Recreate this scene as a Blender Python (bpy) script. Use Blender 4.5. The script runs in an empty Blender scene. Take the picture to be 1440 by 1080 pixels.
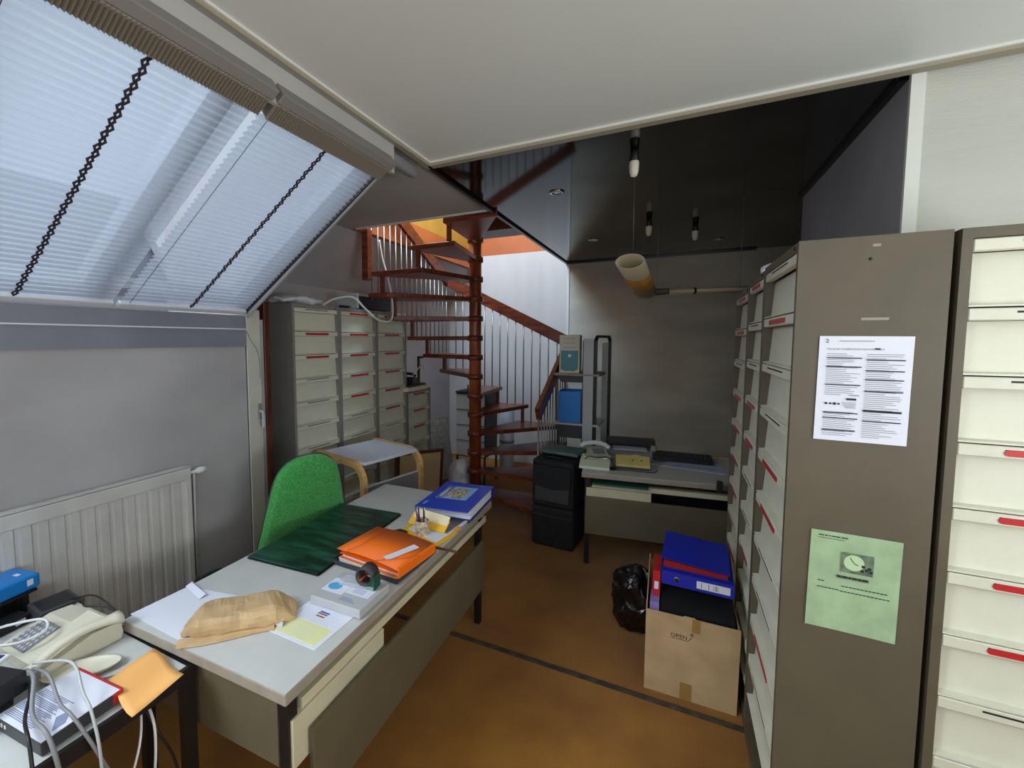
import bpy, bmesh, math, random
from mathutils import Vector, Matrix, noise
random.seed(7)
SC = bpy.context.scene
COL = SC.collection
PI = math.pi
R = math.radians

# ------------------------------------------------------------------ camera, world, lights, exposure
cam = bpy.data.cameras.new('camera')
cam.sensor_width = 36.0
cam.lens = 36.0 * 610.0 / 1440.0
cam.shift_x = 65.0 / 1440.0
cam.shift_y = -20.0 / 1440.0
cam.clip_start = 0.02
camo = bpy.data.objects.new('camera', cam)
camo.location = (0, 0, 1.75)
camo.rotation_euler = (R(90 - 3.97), 0, R(25.8))
COL.objects.link(camo)
SC.camera = camo

SC.view_settings.view_transform = 'Standard'
SC.view_settings.look = 'None'
SC.view_settings.exposure = 0.18
SC.view_settings.gamma = 1.0
SC.view_settings.use_curve_mapping = False

world = bpy.data.worlds.new('world')
SC.world = world
world.use_nodes = True
nt = world.node_tree
nt.nodes.clear()
wo = nt.nodes.new('ShaderNodeOutputWorld')
wb = nt.nodes.new('ShaderNodeBackground')
wb.inputs['Color'].default_value = (0.80, 0.89, 1.0, 1)
wb.inputs['Strength'].default_value = 0.72
nt.links.new(wb.outputs[0], wo.inputs[0])


def area(name, loc, target, sx, sy, power, color=(1, 1, 1)):
    l = bpy.data.lights.new(name, 'AREA')
    l.shape = 'RECTANGLE'; l.size = sx; l.size_y = sy
    l.energy = power; l.color = color
    o = bpy.data.objects.new(name, l)
    o.location = loc
    d = Vector(target) - Vector(loc)
    o.rotation_euler = d.to_track_quat('-Z', 'Y').to_euler()
    COL.objects.link(o)
    return o


# added fill lamps; daylight of the stairwell's roof light and of the main skylight
area('rear_fill', (0.7, -1.95, 1.55), (0.7, 0.6, 2.9), 2.0, 1.2, 14, (0.97, 0.99, 1.0))  # added fill lamp behind the camera, no known window there
area('side_fill', (2.44, 0.1, 1.5), (1.45, 0.2, 2.75), 1.5, 1.1, 64, (0.95, 0.99, 1.0))  # added fill lamp off to the right, aimed up to brighten the ceiling
area('stairwell_daylight', (-2.0, 3.7, 4.3), (-1.7, 5.4, 2.4), 1.1, 1.1, 115, (0.62, 0.79, 1.0))
area('skylight_daylight', (-2.9, 0.9, 3.6), (-1.7, 0.9, 1.9), 2.0, 2.0, 45, (0.88, 0.93, 1.0))
area('bay_fill', (-2.35, -1.2, 2.85), (-0.9, -0.9, 1.3), 1.5, 1.3, 160, (0.90, 0.96, 1.0))  # added fill lamp over an unseen skylight bay, invented as unshaded


# ------------------------------------------------------------------ materials
def lin(c):
    return tuple(((v / 255.0) / 12.92 if v / 255.0 <= 0.04045 else ((v / 255.0 + 0.055) / 1.055) ** 2.4) for v in c) + (1.0,)


def mat(name, rgb, rough=0.6, var=0.0, scale=8.0, bump=0.0, bscale=None, metal=0.0, rgb2=None, spec=0.5,
        trans=0.0, stretch=None, emit=0.0, detail=4.0, alpha=1.0, lo=0.35, hi=0.65, sheen=0.0):
    m = bpy.data.materials.new(name)
    m.use_nodes = True
    t = m.node_tree
    b = t.nodes['Principled BSDF']
    b.inputs['Base Color'].default_value = lin(rgb)
    b.inputs['Roughness'].default_value = rough
    b.inputs['Metallic'].default_value = metal
    b.inputs['Specular IOR Level'].default_value = spec
    b.inputs['Transmission Weight'].default_value = trans
    b.inputs['Alpha'].default_value = alpha
    b.inputs['Sheen Weight'].default_value = sheen
    tc = t.nodes.new('ShaderNodeTexCoord')
    mp = t.nodes.new('ShaderNodeMapping')
    if stretch: mp.inputs['Scale'].default_value = stretch
    t.links.new(tc.outputs['Object'], mp.inputs['Vector'])
    if var or rgb2:
        n = t.nodes.new('ShaderNodeTexNoise')
        n.inputs['Scale'].default_value = scale
        n.inputs['Detail'].default_value = detail
        t.links.new(mp.outputs[0], n.inputs['Vector'])
        cr = t.nodes.new('ShaderNodeValToRGB')
        c2 = rgb2 if rgb2 else tuple(max(0, v * (1 - var)) for v in rgb)
        c1 = rgb if rgb2 else tuple(min(255, v * (1 + var)) for v in rgb)
        cr.color_ramp.elements[0].position = lo
        cr.color_ramp.elements[1].position = hi
        cr.color_ramp.elements[0].color = lin(c2)
        cr.color_ramp.elements[1].color = lin(c1)
        t.links.new(n.outputs['Fac'], cr.inputs['Fac'])
        t.links.new(cr.outputs['Color'], b.inputs['Base Color'])
    if bump:
        n2 = t.nodes.new('ShaderNodeTexNoise')
        n2.inputs['Scale'].default_value = bscale or 120.0
        n2.inputs['Detail'].default_value = 3.0
        t.links.new(mp.outputs[0], n2.inputs['Vector'])
        bp = t.nodes.new('ShaderNodeBump')
        bp.inputs['Strength'].default_value = bump
        bp.inputs['Distance'].default_value = 0.01
        t.links.new(n2.outputs['Fac'], bp.inputs['Height'])
        t.links.new(bp.outputs['Normal'], b.inputs['Normal'])
    return m


M = {}
M['carpet'] = mat('carpet', (164, 110, 32), 0.95, 0.13, 2.3, 0.5, 260, rgb2=(136, 86, 22), spec=0.1, detail=8, sheen=0.2)
M['strip'] = mat('floor_strip_rubber', (72, 62, 50), 0.6, 0.2, 20)
M['cream_ceiling'] = mat('cream_ceiling_paint', (224, 228, 224), 0.38, 0.01, 1.0, 0.03, 40)
M['cream_trim'] = mat('cream_ceiling_moulding', (160, 152, 132), 0.5)
M['grey_plaster'] = mat('grey_plaster', (178, 175, 170), 0.8, 0.03, 1.5, 0.1, 90)
M['knee_wall'] = mat('grey_wall_covering', (168, 166, 168), 0.8, 0.06, 1.2, 0.15, 70, stretch=(1, 1, 1.5))
M['stair_wall'] = mat('pale_stair_wall', (205, 204, 202), 0.6, 0.04, 2, 0.15, 60, stretch=(1, 1, 0.15))
M['back_wall'] = mat('grey_fabric_wall', (196, 193, 180), 0.85, 0.07, 1.1, 0.2, 130, stretch=(1, 1, 2.5))
M['lilac_wall'] = mat('lilac_grey_wall', (168, 165, 170), 0.85, 0.05, 1.5, 0.12, 90)
M['cream_wall'] = mat('cream_textured_wallpaper', (194, 193, 182), 0.8, 0.02, 2, 0.25, 60, stretch=(0.4, 1, 3))
M['white_trim'] = mat('white_trim', (222, 222, 214), 0.5)
M['gloss_black'] = mat('black_gloss_panel', (12, 12, 11), 0.07, spec=0.62)
M['black_trim'] = mat('black_trim', (14, 14, 14), 0.3)
M['orange_wall'] = mat('orange_band', (186, 104, 54), 0.6, 0.04, 3)
M['yellow_wall'] = mat('yellow_band', (190, 146, 60), 0.6, 0.04, 3)
M['outside_wall'] = mat('outside_render', (190, 192, 196), 0.8)
M['outside_white'] = mat('outside_white', (245, 246, 248), 0.7)
M['outside_dark'] = mat('outside_dark', (140, 144, 152), 0.7)
M['sill'] = mat('grey_sill_paint', (128, 130, 140), 0.42, 0.04, 3)
M['alu'] = mat('window_aluminium', (150, 152, 158), 0.4, metal=0.3)
M['white_rail'] = mat('white_enamel_rail', (214, 216, 222), 0.35)
M['radiator'] = mat('radiator_enamel', (198, 196, 194), 0.45, 0.03, 6)
M['chrome'] = mat('chrome', (200, 200, 200), 0.2, metal=1.0)
M['cord'] = mat('dark_blind_tape', (52, 48, 56), 0.7)
M['cab'] = mat('taupe_cabinet_metal', (92, 84, 67), 0.48, 0.03, 7, 0.05, 300)
M['cab_grey'] = mat('grey_cabinet_metal', (140, 136, 132), 0.48, 0.03, 7, 0.05, 300)
M['drawer'] = mat('cream_flap', (216, 215, 196), 0.5, 0.03, 4, 0.05, 200)
M['slot'] = mat('dark_slot', (36, 32, 28), 0.6)
M['red'] = mat('red_label', (190, 38, 42), 0.35)
M['red_dark'] = mat('dark_red_label', (150, 30, 34), 0.35)
M['wood'] = mat('mahogany', (136, 68, 42), 0.34, rgb2=(86, 40, 28), scale=5, stretch=(1, 6, 6), detail=6)
M['wood_pole'] = mat('orange_brown_pole', (170, 88, 46), 0.3, rgb2=(104, 50, 30), scale=4, stretch=(3, 3, 0.9), detail=6)
M['wood_dark'] = mat('dark_brown_wood', (84, 44, 30), 0.4, 0.2, 6, stretch=(4, 4, 1))
M['rod'] = mat('grey_metal_rod', (150, 146, 142), 0.35, metal=0.6)
M['bundle'] = mat('bunched_pleats', (120, 112, 98), 0.7)
M['grey_rail'] = mat('grey_track', (134, 130, 126), 0.45)
M['birch'] = mat('birch_plywood', (214, 172, 110), 0.45, 0.06, 8, stretch=(1, 1, 6))
M['white_lam'] = mat('white_laminate', (212, 216, 228), 0.3)
M['desk_top'] = mat('light_grey_laminate', (198, 199, 196), 0.42, 0.015, 9)
M['desk_edge'] = mat('beige_desk_edge', (158, 148, 134), 0.55, 0.04, 15)
M['desk_panel'] = mat('taupe_desk_panel', (100, 91, 71), 0.5, 0.03, 5, 0.05, 250)
M['desk_cream'] = mat('cream_desk_metal', (206, 198, 168), 0.5, 0.03, 6)
M['black_metal'] = mat('black_metal', (22, 20, 22), 0.45)
M['black'] = mat('black_plastic', (24, 24, 26), 0.45)
M['black_soft'] = mat('black_fabric', (26, 27, 30), 0.8, 0.2, 30, 0.3, 200)
M['charcoal'] = mat('charcoal_plastic', (62, 61, 64), 0.5)
M['green_fabric'] = mat('green_wool', (66, 158, 76), 0.95, 0.12, 90, 0.5, 320, sheen=0.3)
M['green_pipe'] = mat('dark_green_piping', (30, 92, 44), 0.9)
M['blotter'] = mat('dark_green_leather', (34, 92, 74), 0.30, rgb2=(8, 32, 28), scale=4.2, stretch=(1.0, 4.5, 1), bump=0.3, bscale=26, lo=0.42, hi=0.72)
M['blue'] = mat('blue_card', (30, 66, 186), 0.38)
M['blue_dark'] = mat('dark_blue_card', (22, 34, 116), 0.45)
M['navy'] = mat('royal_blue_binder', (28, 44, 172), 0.4)
M['orange'] = mat('orange_card', (252, 118, 24), 0.42)
M['orange_dk'] = mat('orange_elastic', (196, 84, 22), 0.6)
M['paper'] = mat('white_paper', (226, 228, 240), 0.7)
M['paper_cream'] = mat('cream_paper', (240, 226, 190), 0.7)
M['paper_yellow'] = mat('pale_yellow_paper', (228, 228, 168), 0.7)
M['yellow'] = mat('yellow_card', (246, 190, 44), 0.6)
M['note'] = mat('apricot_paper', (250, 186, 110), 0.7)
M['green_paper'] = mat('green_paper', (158, 184, 144), 0.7, 0.05, 14, 0.25, 18)
M['ink'] = mat('grey_ink', (112, 114, 122), 0.8)
M['ink_dark'] = mat('dark_ink', (38, 38, 42), 0.8)
M['ink_blue'] = mat('blue_ink', (70, 90, 190), 0.8)
M['ink_orange'] = mat('brown_ink', (150, 110, 70), 0.8)
M['kraft'] = mat('kraft_paper', (196, 164, 122), 0.6, 0.06, 9, 0.25, 22)
M['cardboard'] = mat('cardboard', (188, 158, 118), 0.8, 0.05, 7, 0.1, 80)
M['tape'] = mat('brown_tape', (158, 122, 70), 0.35)
M['lightgrey'] = mat('light_grey_plastic', (186, 188, 190), 0.45)
M['midgrey'] = mat('mid_grey_plastic', (134, 134, 138), 0.5)
M['cream_plastic'] = mat('cream_plastic', (214, 208, 188), 0.45, 0.02, 6)
M['beige_plastic'] = mat('yellowed_plastic', (208, 186, 120), 0.5, 0.05, 10)
M['mint_plastic'] = mat('pale_green_plastic', (214, 222, 198), 0.5)
M['teal'] = mat('teal_plastic', (52, 132, 140), 0.4)
M['azure'] = mat('bright_blue_plastic', (20, 132, 224), 0.4)
M['azure_book'] = mat('azure_card', (20, 124, 204), 0.42)
M['white_plastic'] = mat('white_plastic', (226, 226, 226), 0.45)
M['plastic_bag'] = mat('white_polythene', (226, 230, 238), 0.35, bump=0.4, bscale=30)
M['bin_bag'] = mat('black_polythene', (14, 14, 16), 0.2, bump=0.6, bscale=24)
M['grey_bag'] = mat('translucent_grey_bag', (180, 182, 184), 0.35, bump=0.6, bscale=24)
M['purple'] = mat('lilac_card', (150, 126, 196), 0.5)
M['cup'] = mat('stone_cup', (178, 160, 138), 0.6, 0.25, 60)
M['pen_purple'] = mat('purple_pen', (104, 52, 92), 0.4)
M['acrylic'] = mat('clear_acrylic', (225, 232, 238), 0.08, alpha=0.35)
M['stamp_blue'] = mat('pale_blue_print', (90, 170, 225), 0.6)
M['green_dark'] = mat('dark_green_card', (22, 84, 66), 0.5)
M['green_grey'] = mat('grey_green_cover', (84, 112, 104), 0.55, 0.08, 12, 0.2, 60)
M['stone_print'] = mat('castle_print', (206, 196, 168), 0.5, rgb2=(96, 84, 72), scale=55, lo=0.4, hi=0.55)
M['sky_print'] = mat('sky_print', (132, 184, 232), 0.4)
M['grey_print'] = mat('grey_print', (112, 116, 150), 0.4)
M['clock_print'] = mat('clock_photo_print', (120, 140, 112), 0.7, rgb2=(78, 92, 74), scale=40)
M['clock_face'] = mat('clock_face_print', (186, 212, 168), 0.7)
M['lamp_white'] = mat('lamp_tube_polycarbonate', (196, 186, 156), 0.35)
M['lamp_yellow'] = mat('yellowed_lamp_patch', (196, 148, 66), 0.4, rgb2=(168, 118, 48), scale=20)
M['bulb'] = mat('opal_bulb', (226, 220, 200), 0.3)
M['brick_board'] = mat('grey_board', (196, 196, 192), 0.8, 0.08, 26)
M['beige_wallcard'] = mat('beige_backing_card', (176, 150, 112), 0.8, 0.04, 6)
M['stain'] = mat('scuffed_tape_mark', (150, 144, 130), 0.6)


def glass_mat():
    m = bpy.data.materials.new('window_glass'); m.use_nodes = True
    t = m.node_tree; t.nodes.clear()
    o = t.nodes.new('ShaderNodeOutputMaterial')
    mx = t.nodes.new('ShaderNodeMixShader'); mx.inputs[0].default_value = 0.06
    a = t.nodes.new('ShaderNodeBsdfTransparent'); a.inputs[0].default_value = (0.93, 0.96, 0.97, 1)
    g = t.nodes.new('ShaderNodeBsdfGlossy'); g.inputs['Roughness'].default_value = 0.05
    t.links.new(a.outputs[0], mx.inputs[1]); t.links.new(g.outputs[0], mx.inputs[2])
    t.links.new(mx.outputs[0], o.inputs[0])
    return m


def slat_mat():
    m = bpy.data.materials.new('pleated_blind_fabric'); m.use_nodes = True
    t = m.node_tree; t.nodes.clear()
    o = t.nodes.new('ShaderNodeOutputMaterial')
    d = t.nodes.new('ShaderNodeBsdfPrincipled')
    d.inputs['Base Color'].default_value = lin((186, 192, 204)); d.inputs['Roughness'].default_value = 0.35
    tl = t.nodes.new('ShaderNodeBsdfTranslucent'); tl.inputs[0].default_value = (0.44, 0.48, 0.55, 1)
    tr = t.nodes.new('ShaderNodeBsdfTransparent'); tr.inputs[0].default_value = (0.9, 0.94, 1.0, 1)
    m1 = t.nodes.new('ShaderNodeMixShader'); m1.inputs[0].default_value = 0.5
    m2 = t.nodes.new('ShaderNodeMixShader'); m2.inputs[0].default_value = 0.24
    t.links.new(d.outputs[0], m1.inputs[1]); t.links.new(tl.outputs[0], m1.inputs[2])
    t.links.new(m1.outputs[0], m2.inputs[1]); t.links.new(tr.outputs[0], m2.inputs[2])
    t.links.new(m2.outputs[0], o.inputs[0])
    return m


M['glass'] = glass_mat()
M['slat'] = slat_mat()


# ------------------------------------------------------------------ mesh helpers
def NB(): return bmesh.new()


def box(bm, x0, x1, y0, y1, z0, z1, mi=0, mx=None):
    vs = [bm.verts.new((x, y, z)) for z in (z0, z1) for y in (y0, y1) for x in (x0, x1)]
    if mx is not None:
        for v in vs: v.co = mx @ v.co
    F = [(0, 2, 3, 1), (4, 5, 7, 6), (0, 1, 5, 4), (2, 6, 7, 3), (0, 4, 6, 2), (1, 3, 7, 5)]
    out = []
    for f in F:
        fc = bm.faces.new([vs[i] for i in f]); fc.material_index = mi; out.append(fc)
    return vs, out


def rbox(bm, x0, x1, y0, y1, z0, z1, r=0.004, seg=2, mi=0, mx=None):
    b2 = NB()
    box(b2, x0, x1, y0, y1, z0, z1)
    r = min(r, 0.49 * min(abs(x1 - x0), abs(y1 - y0), abs(z1 - z0)))
    bmesh.ops.bevel(b2, geom=b2.edges[:], offset=r, segments=seg, profile=0.5, affect='EDGES')
    merge(bm, b2, mi, mx)


def merge(bm, b2, mi=None, mx=None):
    mp = {}
    for v in b2.verts:
        mp[v] = bm.verts.new(mx @ v.co if mx is not None else v.co)
    for f in b2.faces:
        try:
            nf = bm.faces.new([mp[v] for v in f.verts])
            nf.material_index = f.material_index if mi is None else mi
            nf.smooth = f.smooth
        except ValueError:
            pass
    b2.free()


def quad(bm, pts, mi=0):
    f = bm.faces.new([bm.verts.new(p) for p in pts]); f.material_index = mi
    return f


def prism(bm, poly, z0, z1, mi=0, mx=None, axis='z'):
    def P(a, b, c):
        v = Vector((a, b, c)) if axis == 'z' else (Vector((a, c, b)) if axis == 'y' else Vector((c, a, b)))
        return mx @ v if mx is not None else v
    lo = [bm.verts.new(P(a, b, z0)) for a, b in poly]
    hi = [bm.verts.new(P(a, b, z1)) for a, b in poly]
    n = len(poly)
    fs = [bm.faces.new(lo[::-1]), bm.faces.new(hi)]
    for i in range(n):
        fs.append(bm.faces.new([lo[i], lo[(i + 1) % n], hi[(i + 1) % n], hi[i]]))
    for f in fs: f.material_index = mi
    return fs


def lathe(bm, prof, n=24, mi=0, mx=None, cap=True):
    rings = []
    for r, z in prof:
        ring = []
        for k in range(n):
            a = 2 * PI * k / n
            v = Vector((r * math.cos(a), r * math.sin(a), z))
            ring.append(bm.verts.new(mx @ v if mx is not None else v))
        rings.append(ring)
    for a, b in zip(rings, rings[1:]):
        for k in range(n):
            f = bm.faces.new([a[k], a[(k + 1) % n], b[(k + 1) % n], b[k]]); f.smooth = True; f.material_index = mi
    if cap:
        for ring, rev in ((rings[0], True), (rings[-1], False)):
            f = bm.faces.new(ring[::-1] if rev else ring); f.material_index = mi


def disc(bm, r, z0, z1, mx=None, n=28, sx=1.0, sy=1.0, mi=0):
    prism(bm, [(r * sx * math.cos(2 * PI * k / n), r * sy * math.sin(2 * PI * k / n)) for k in range(n)], z0, z1, mi, mx)


def smooth_path(pts, sub=6):
    P = [Vector(p) for p in pts]
    if len(P) < 3: return P
    out = []
    for i in range(len(P) - 1):
        p0 = P[max(i - 1, 0)]; p1 = P[i]; p2 = P[i + 1]; p3 = P[min(i + 2, len(P) - 1)]
        for s in range(sub):
            t = s / sub
            out.append(0.5 * ((2 * p1) + (p2 - p0) * t + (2 * p0 - 5 * p1 + 4 * p2 - p3) * t * t + (3 * p1 - p0 - 3 * p2 + p3) * t ** 3))
    out.append(P[-1])
    return out


def tube(bm, pts, r=0.004, n=6, mi=0, smooth=True, sub=6):
    P = smooth_path(pts, sub) if smooth else [Vector(p) for p in pts]
    rings = []; up = None
    for i, p in enumerate(P):
        t = (P[min(i + 1, len(P) - 1)] - P[max(i - 1, 0)]).normalized()
        if up is None:
            up = t.orthogonal().normalized()
        up = (up - t * up.dot(t)).normalized()
        s = t.cross(up)
        rings.append([bm.verts.new(p + (up * math.cos(2 * PI * k / n) + s * math.sin(2 * PI * k / n)) * r) for k in range(n)])
    for a, b in zip(rings, rings[1:]):
        for k in range(n):
            f = bm.faces.new([a[k], a[(k + 1) % n], b[(k + 1) % n], b[k]]); f.smooth = True; f.material_index = mi
    for ring, rev in ((rings[0], True), (rings[-1], False)):
        f = bm.faces.new(ring[::-1] if rev else ring); f.material_index = mi


def sweep(bm, path, half_w, half_t, wdir, mi=0):
    """rectangular section swept along a path; wdir = direction of the width"""
    P = [Vector(p) for p in path]; W = Vector(wdir).normalized(); rings = []
    for i, p in enumerate(P):
        t = (P[min(i + 1, len(P) - 1)] - P[max(i - 1, 0)]).normalized()
        nrm = t.cross(W).normalized()
        rings.append([bm.verts.new(p + W * a * half_w + nrm * b * half_t) for a, b in ((-1, -1), (1, -1), (1, 1), (-1, 1))])
    for a, b in zip(rings, rings[1:]):
        for k in range(4):
            f = bm.faces.new([a[k], a[(k + 1) % 4], b[(k + 1) % 4], b[k]]); f.material_index = mi
    bm.faces.new(rings[0][::-1]).material_index = mi; bm.faces.new(rings[-1]).material_index = mi


def text(bm, s, size, mx, mi=0):
    cu = bpy.data.curves.new('t', 'FONT'); cu.body = s; cu.size = size; cu.align_x = 'CENTER'; cu.align_y = 'CENTER'
    cu.resolution_u = 2
    o = bpy.data.objects.new('t', cu); COL.objects.link(o)
    dg = bpy.context.evaluated_depsgraph_get()
    me = bpy.data.meshes.new_from_object(o.evaluated_get(dg))
    b2 = NB(); b2.from_mesh(me)
    merge(bm, b2, mi, mx)
    bpy.data.objects.remove(o); bpy.data.curves.remove(cu); bpy.data.meshes.remove(me)


def obj(name, bm, mats, parent=None, loc=None, rot=None, smooth=False):
    bmesh.ops.recalc_face_normals(bm, faces=bm.faces[:])
    if smooth:
        for f in bm.faces: f.smooth = True
    me = bpy.data.meshes.new(name)
    bm.to_mesh(me); bm.free()
    for k in (mats if isinstance(mats, (list, tuple)) else [mats]):
        me.materials.append(M[k] if isinstance(k, str) else k)
    o = bpy.data.objects.new(name, me)
    COL.objects.link(o)
    if parent is not None: o.parent = parent
    if loc is not None: o.location = loc
    if rot is not None: o.rotation_euler = rot
    return o


def inst(name, me, parent=None, loc=(0, 0, 0), rot=(0, 0, 0)):
    o = bpy.data.objects.new(name, me); COL.objects.link(o)
    o.parent = parent; o.location = loc; o.rotation_euler = rot
    return o


def tag(o, label=None, cat=None, group=None, kind=None):
    if label: o['label'] = label
    if cat: o['category'] = cat
    if group: o['group'] = group
    if kind: o['kind'] = kind
    return o


def thing(name, label, cat, loc=(0, 0, 0), rotz=0.0, group=None):
    o = bpy.data.objects.new(name, None)
    o.empty_display_size = 0.05
    o.location = loc; o.rotation_euler = (0, 0, rotz)
    COL.objects.link(o)
    return tag(o, label, cat, group)


def struct(name, bm, mats, parent=None):
    o = obj(name, bm, mats, parent)
    if parent is None: o['kind'] = 'structure'
    return o


CZ = 2.765      # ceiling height
YE = 2.23       # edge of the cream ceiling
DT = 0.73       # desk top height
ST = 0.68       # side table height

# ------------------------------------------------------------------ the room
bm = NB(); box(bm, -3.3, 2.6, -2.1, 6.0, -0.1, 0.0); struct('floor', bm, 'carpet')
bm = NB(); box(bm, -2.44, 0.36, 2.175, 2.205, 0.0, 0.006); box(bm, -2.44, 0.36, 2.186, 2.194, 0.006, 0.008)
struct('trim_1', bm, 'strip')
# knee wall below the skylight
bm = NB(); box(bm, -2.62, -2.45, -2.1, 1.865, 0, 1.90)
struct('wall_left', bm, 'knee_wall')
# recessed part of the left wall behind the tall cabinets, leaning in under the ceiling
bm = NB(); prism(bm, [(-3.25, 0), (-3.1, 0), (-3.1, 2.25), (-2.74, CZ), (-2.74, CZ + 0.1), (-3.25, CZ + 0.1)], 1.884, 6.0, axis='y')
struct('wall_left_rear', bm, 'lilac_wall')
# gable between skylight bay and recess
bm = NB(); prism(bm, [(-2.47, 1.88), (-2.44, 1.885), (-1.33, 2.64), (-1.33, 2.86), (-3.25, 2.86), (-3.25, 1.88)], 1.872, 1.884, axis='y'); box(bm, -3.25, -2.452, 1.88, 2.0, 0, 1.88)
struct('wall_left_gable', bm, 'lilac_wall')
# back wall, pale part through the stairwell and grey fabric part
bm = NB(); box(bm, -3.25, -1.305, 5.84, 5.95, 0, 2.95); struct('wall_back_stairwell', bm, 'stair_wall')
bm = NB(); box(bm, -1.305, 1.7, 5.84, 5.95, 0, 2.85); struct('wall_back', bm, 'back_wall')
bm = NB(); box(bm, -1.325, -1.295, 5.825, 5.84, 0, CZ); struct('trim_2', bm, 'white_trim')
bm = NB(); box(bm, -1.295, 0.9, 5.83, 5.84, 2.735, CZ - 0.02); struct('trim_3', bm, 'back_wall')
bm = NB(); box(bm, -3.25, -1.2, 5.84, 5.95, 2.95, 3.21); box(bm, -2.76, -2.66, 3.2, 5.84, CZ, 3.03); struct('wall_upper_orange', bm, 'orange_wall')
bm = NB(); box(bm, -3.25, -1.2, 5.84, 5.95, 3.21, 4.5); box(bm, -2.76, -2.66, 3.2, 5.84, 3.03, 4.5)
box(bm, -1.3, -1.2, 3.0, 5.95, 2.83, 4.5); box(bm, -2.76, -1.2, 3.1, 3.2, 2.83, 4.5)
struct('wall_upper_yellow', bm, 'yellow_wall')
bm = NB(); box(bm, -2.8, -1.2, 3.0, 5.95, 4.5, 4.6); struct('ceiling_upper', bm, 'grey_plaster')
# right wall between the dark ceiling and the cabinets, and the cream wall facing us
bm = NB(); box(bm, 0.773, 0.9, 2.292, 3.84, 0, 2.85); struct('wall_right_return', bm, 'lilac_wall')
bm = NB(); box(bm, 0.9, 1.7, 3.74, 3.84, 0, 2.85); box(bm, 1.6, 1.7, 3.84, 5.84, 0, 2.85); struct('wall_right_rear', bm, 'back_wall')
bm = NB(); box(bm, 0.776, 2.6, 2.28, 2.290, 0, 2.85); struct('wall_right_front', bm, 'cream_wall')
bm = NB(); box(bm, 0.768, 0.81, 2.262, 2.28, 0, CZ); struct('trim_4', bm, 'white_trim')
bm = NB(); box(bm, 1.22, 1.235, 2.268, 2.28, 0, CZ); struct('trim_5', bm, 'white_trim')
bm = NB(); box(bm, 2.5, 2.6, -2.1, -0.75, 0, 2.85); box(bm, 2.5, 2.6, 0.95, 2.38, 0, 2.85); box(bm, 2.5, 2.6, -0.75, 0.95, 0, 0.9); box(bm, 2.5, 2.6, -0.75, 0.95, 2.2, 2.85); struct('wall_right', bm, 'cream_wall')
bm = NB(); box(bm, 2.5, 2.56, -0.75, -0.69, 0.9, 2.2); box(bm, 2.5, 2.56, 0.89, 0.95, 0.9, 2.2); box(bm, 2.5, 2.56, 0.07, 0.13, 0.96, 2.14); box(bm, 2.5, 2.56, -0.69, 0.89, 0.9, 0.96); box(bm, 2.5, 2.56, -0.69, 0.89, 2.14, 2.2); w2 = struct('added_window', bm, 'white_rail')  # unseen window made up to go round the side fill lamp
p = NB(); box(p, 2.525, 2.53, -0.69, 0.89, 0.96, 2.14); obj('pane', p, 'glass', w2)
# wall behind the photographer, with an opening added for the rear fill lamp
bm = NB()
box(bm, -2.6, -0.6, -2.2, -2.08, 0, 2.85); box(bm, 1.7, 2.6, -2.2, -2.08, 0, 2.85)
box(bm, -0.6, 1.7, -2.2, -2.08, 0, 0.95); box(bm, -0.6, 1.7, -2.2, -2.08, 2.4, 2.85)
struct('wall_front', bm, 'knee_wall')
# ceilings
bm = NB(); box(bm, -1.30, 2.6, -2.2, YE, CZ, CZ + 0.1); struct('ceiling', bm, 'cream_ceiling')
bm = NB()
box(bm, -1.32, 2.6, YE - 0.012, YE + 0.03, CZ - 0.022, CZ + 0.1)
box(bm, -1.335, -1.30, -2.1, YE + 0.03, CZ - 0.022, CZ + 0.1)
struct('trim_6', bm, 'cream_trim')
bm = NB(); box(bm, -1.30, 2.6, YE - 0.022, YE - 0.012, CZ - 0.010, CZ); box(bm, -1.30, -1.292, -2.1, YE - 0.02, CZ - 0.01, CZ)
struct('trim_7', bm, 'white_trim')
bm = NB(); box(bm, -1.335, 1.7, YE + 0.03, 5.95, CZ, CZ + 0.1); struct('ceiling_dark', bm, 'gloss_black')
bm = NB(); box(bm, -1.345, -1.318, YE + 0.03, 5.84, CZ - 0.018, CZ + 0.001)
box(bm, -1.318, 0.773, 5.80, 5.84, CZ - 0.02, CZ + 0.001); box(bm, 0.745, 0.773, 2.30, 3.84, CZ - 0.02, CZ + 0.001)
struct('trim_8', bm, 'black_trim')
bm = NB()
box(bm, -3.25, -1.336, 1.9, 3.2, CZ, CZ + 0.07); box(bm, -3.25, -2.77, 3.2, 5.95, CZ, CZ + 0.07)
struct('ceiling_grey', bm, 'grey_plaster')
bm = NB(); box(bm, -2.66, -1.345, 3.195, 3.215, CZ - 0.012, CZ + 0.07); struct('trim_9', bm, 'white_trim')
# sloping roof below and beside the skylight is the skylight itself; upper head of the slope
bm = NB(); box(bm, -1.345, -1.325, -2.1, 1.9, 2.60, CZ); struct('trim_10', bm, 'grey_plaster')

SLX = 1.335
SMX0 = Matrix.Translation((-2.45, 0, 1.925)) @ Matrix.Rotation(-math.atan2(0.735, 1.115), 4, 'Y')
# sill: grey fascia with a ledge line
bm = NB()
box(bm, -2.47, -2.435, -2.1, 1.862, 1.708, 1.815)
box(bm, -2.47, -2.440, -2.1, 1.862, 1.815, 1.90)
struct('trim_11', bm, 'sill')
bm = NB(); box(bm, 0.0, SLX, 1.863, 1.871, -0.016, 0.004, mx=SMX0); struct('trim_13', bm, 'black_trim')
bm = NB(); box(bm, -2.45, -2.428, -2.1, 1.862, 1.812, 1.819); struct('trim_12', bm, 'white_rail')  # white strip painting the thin highlight along the ledge

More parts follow.
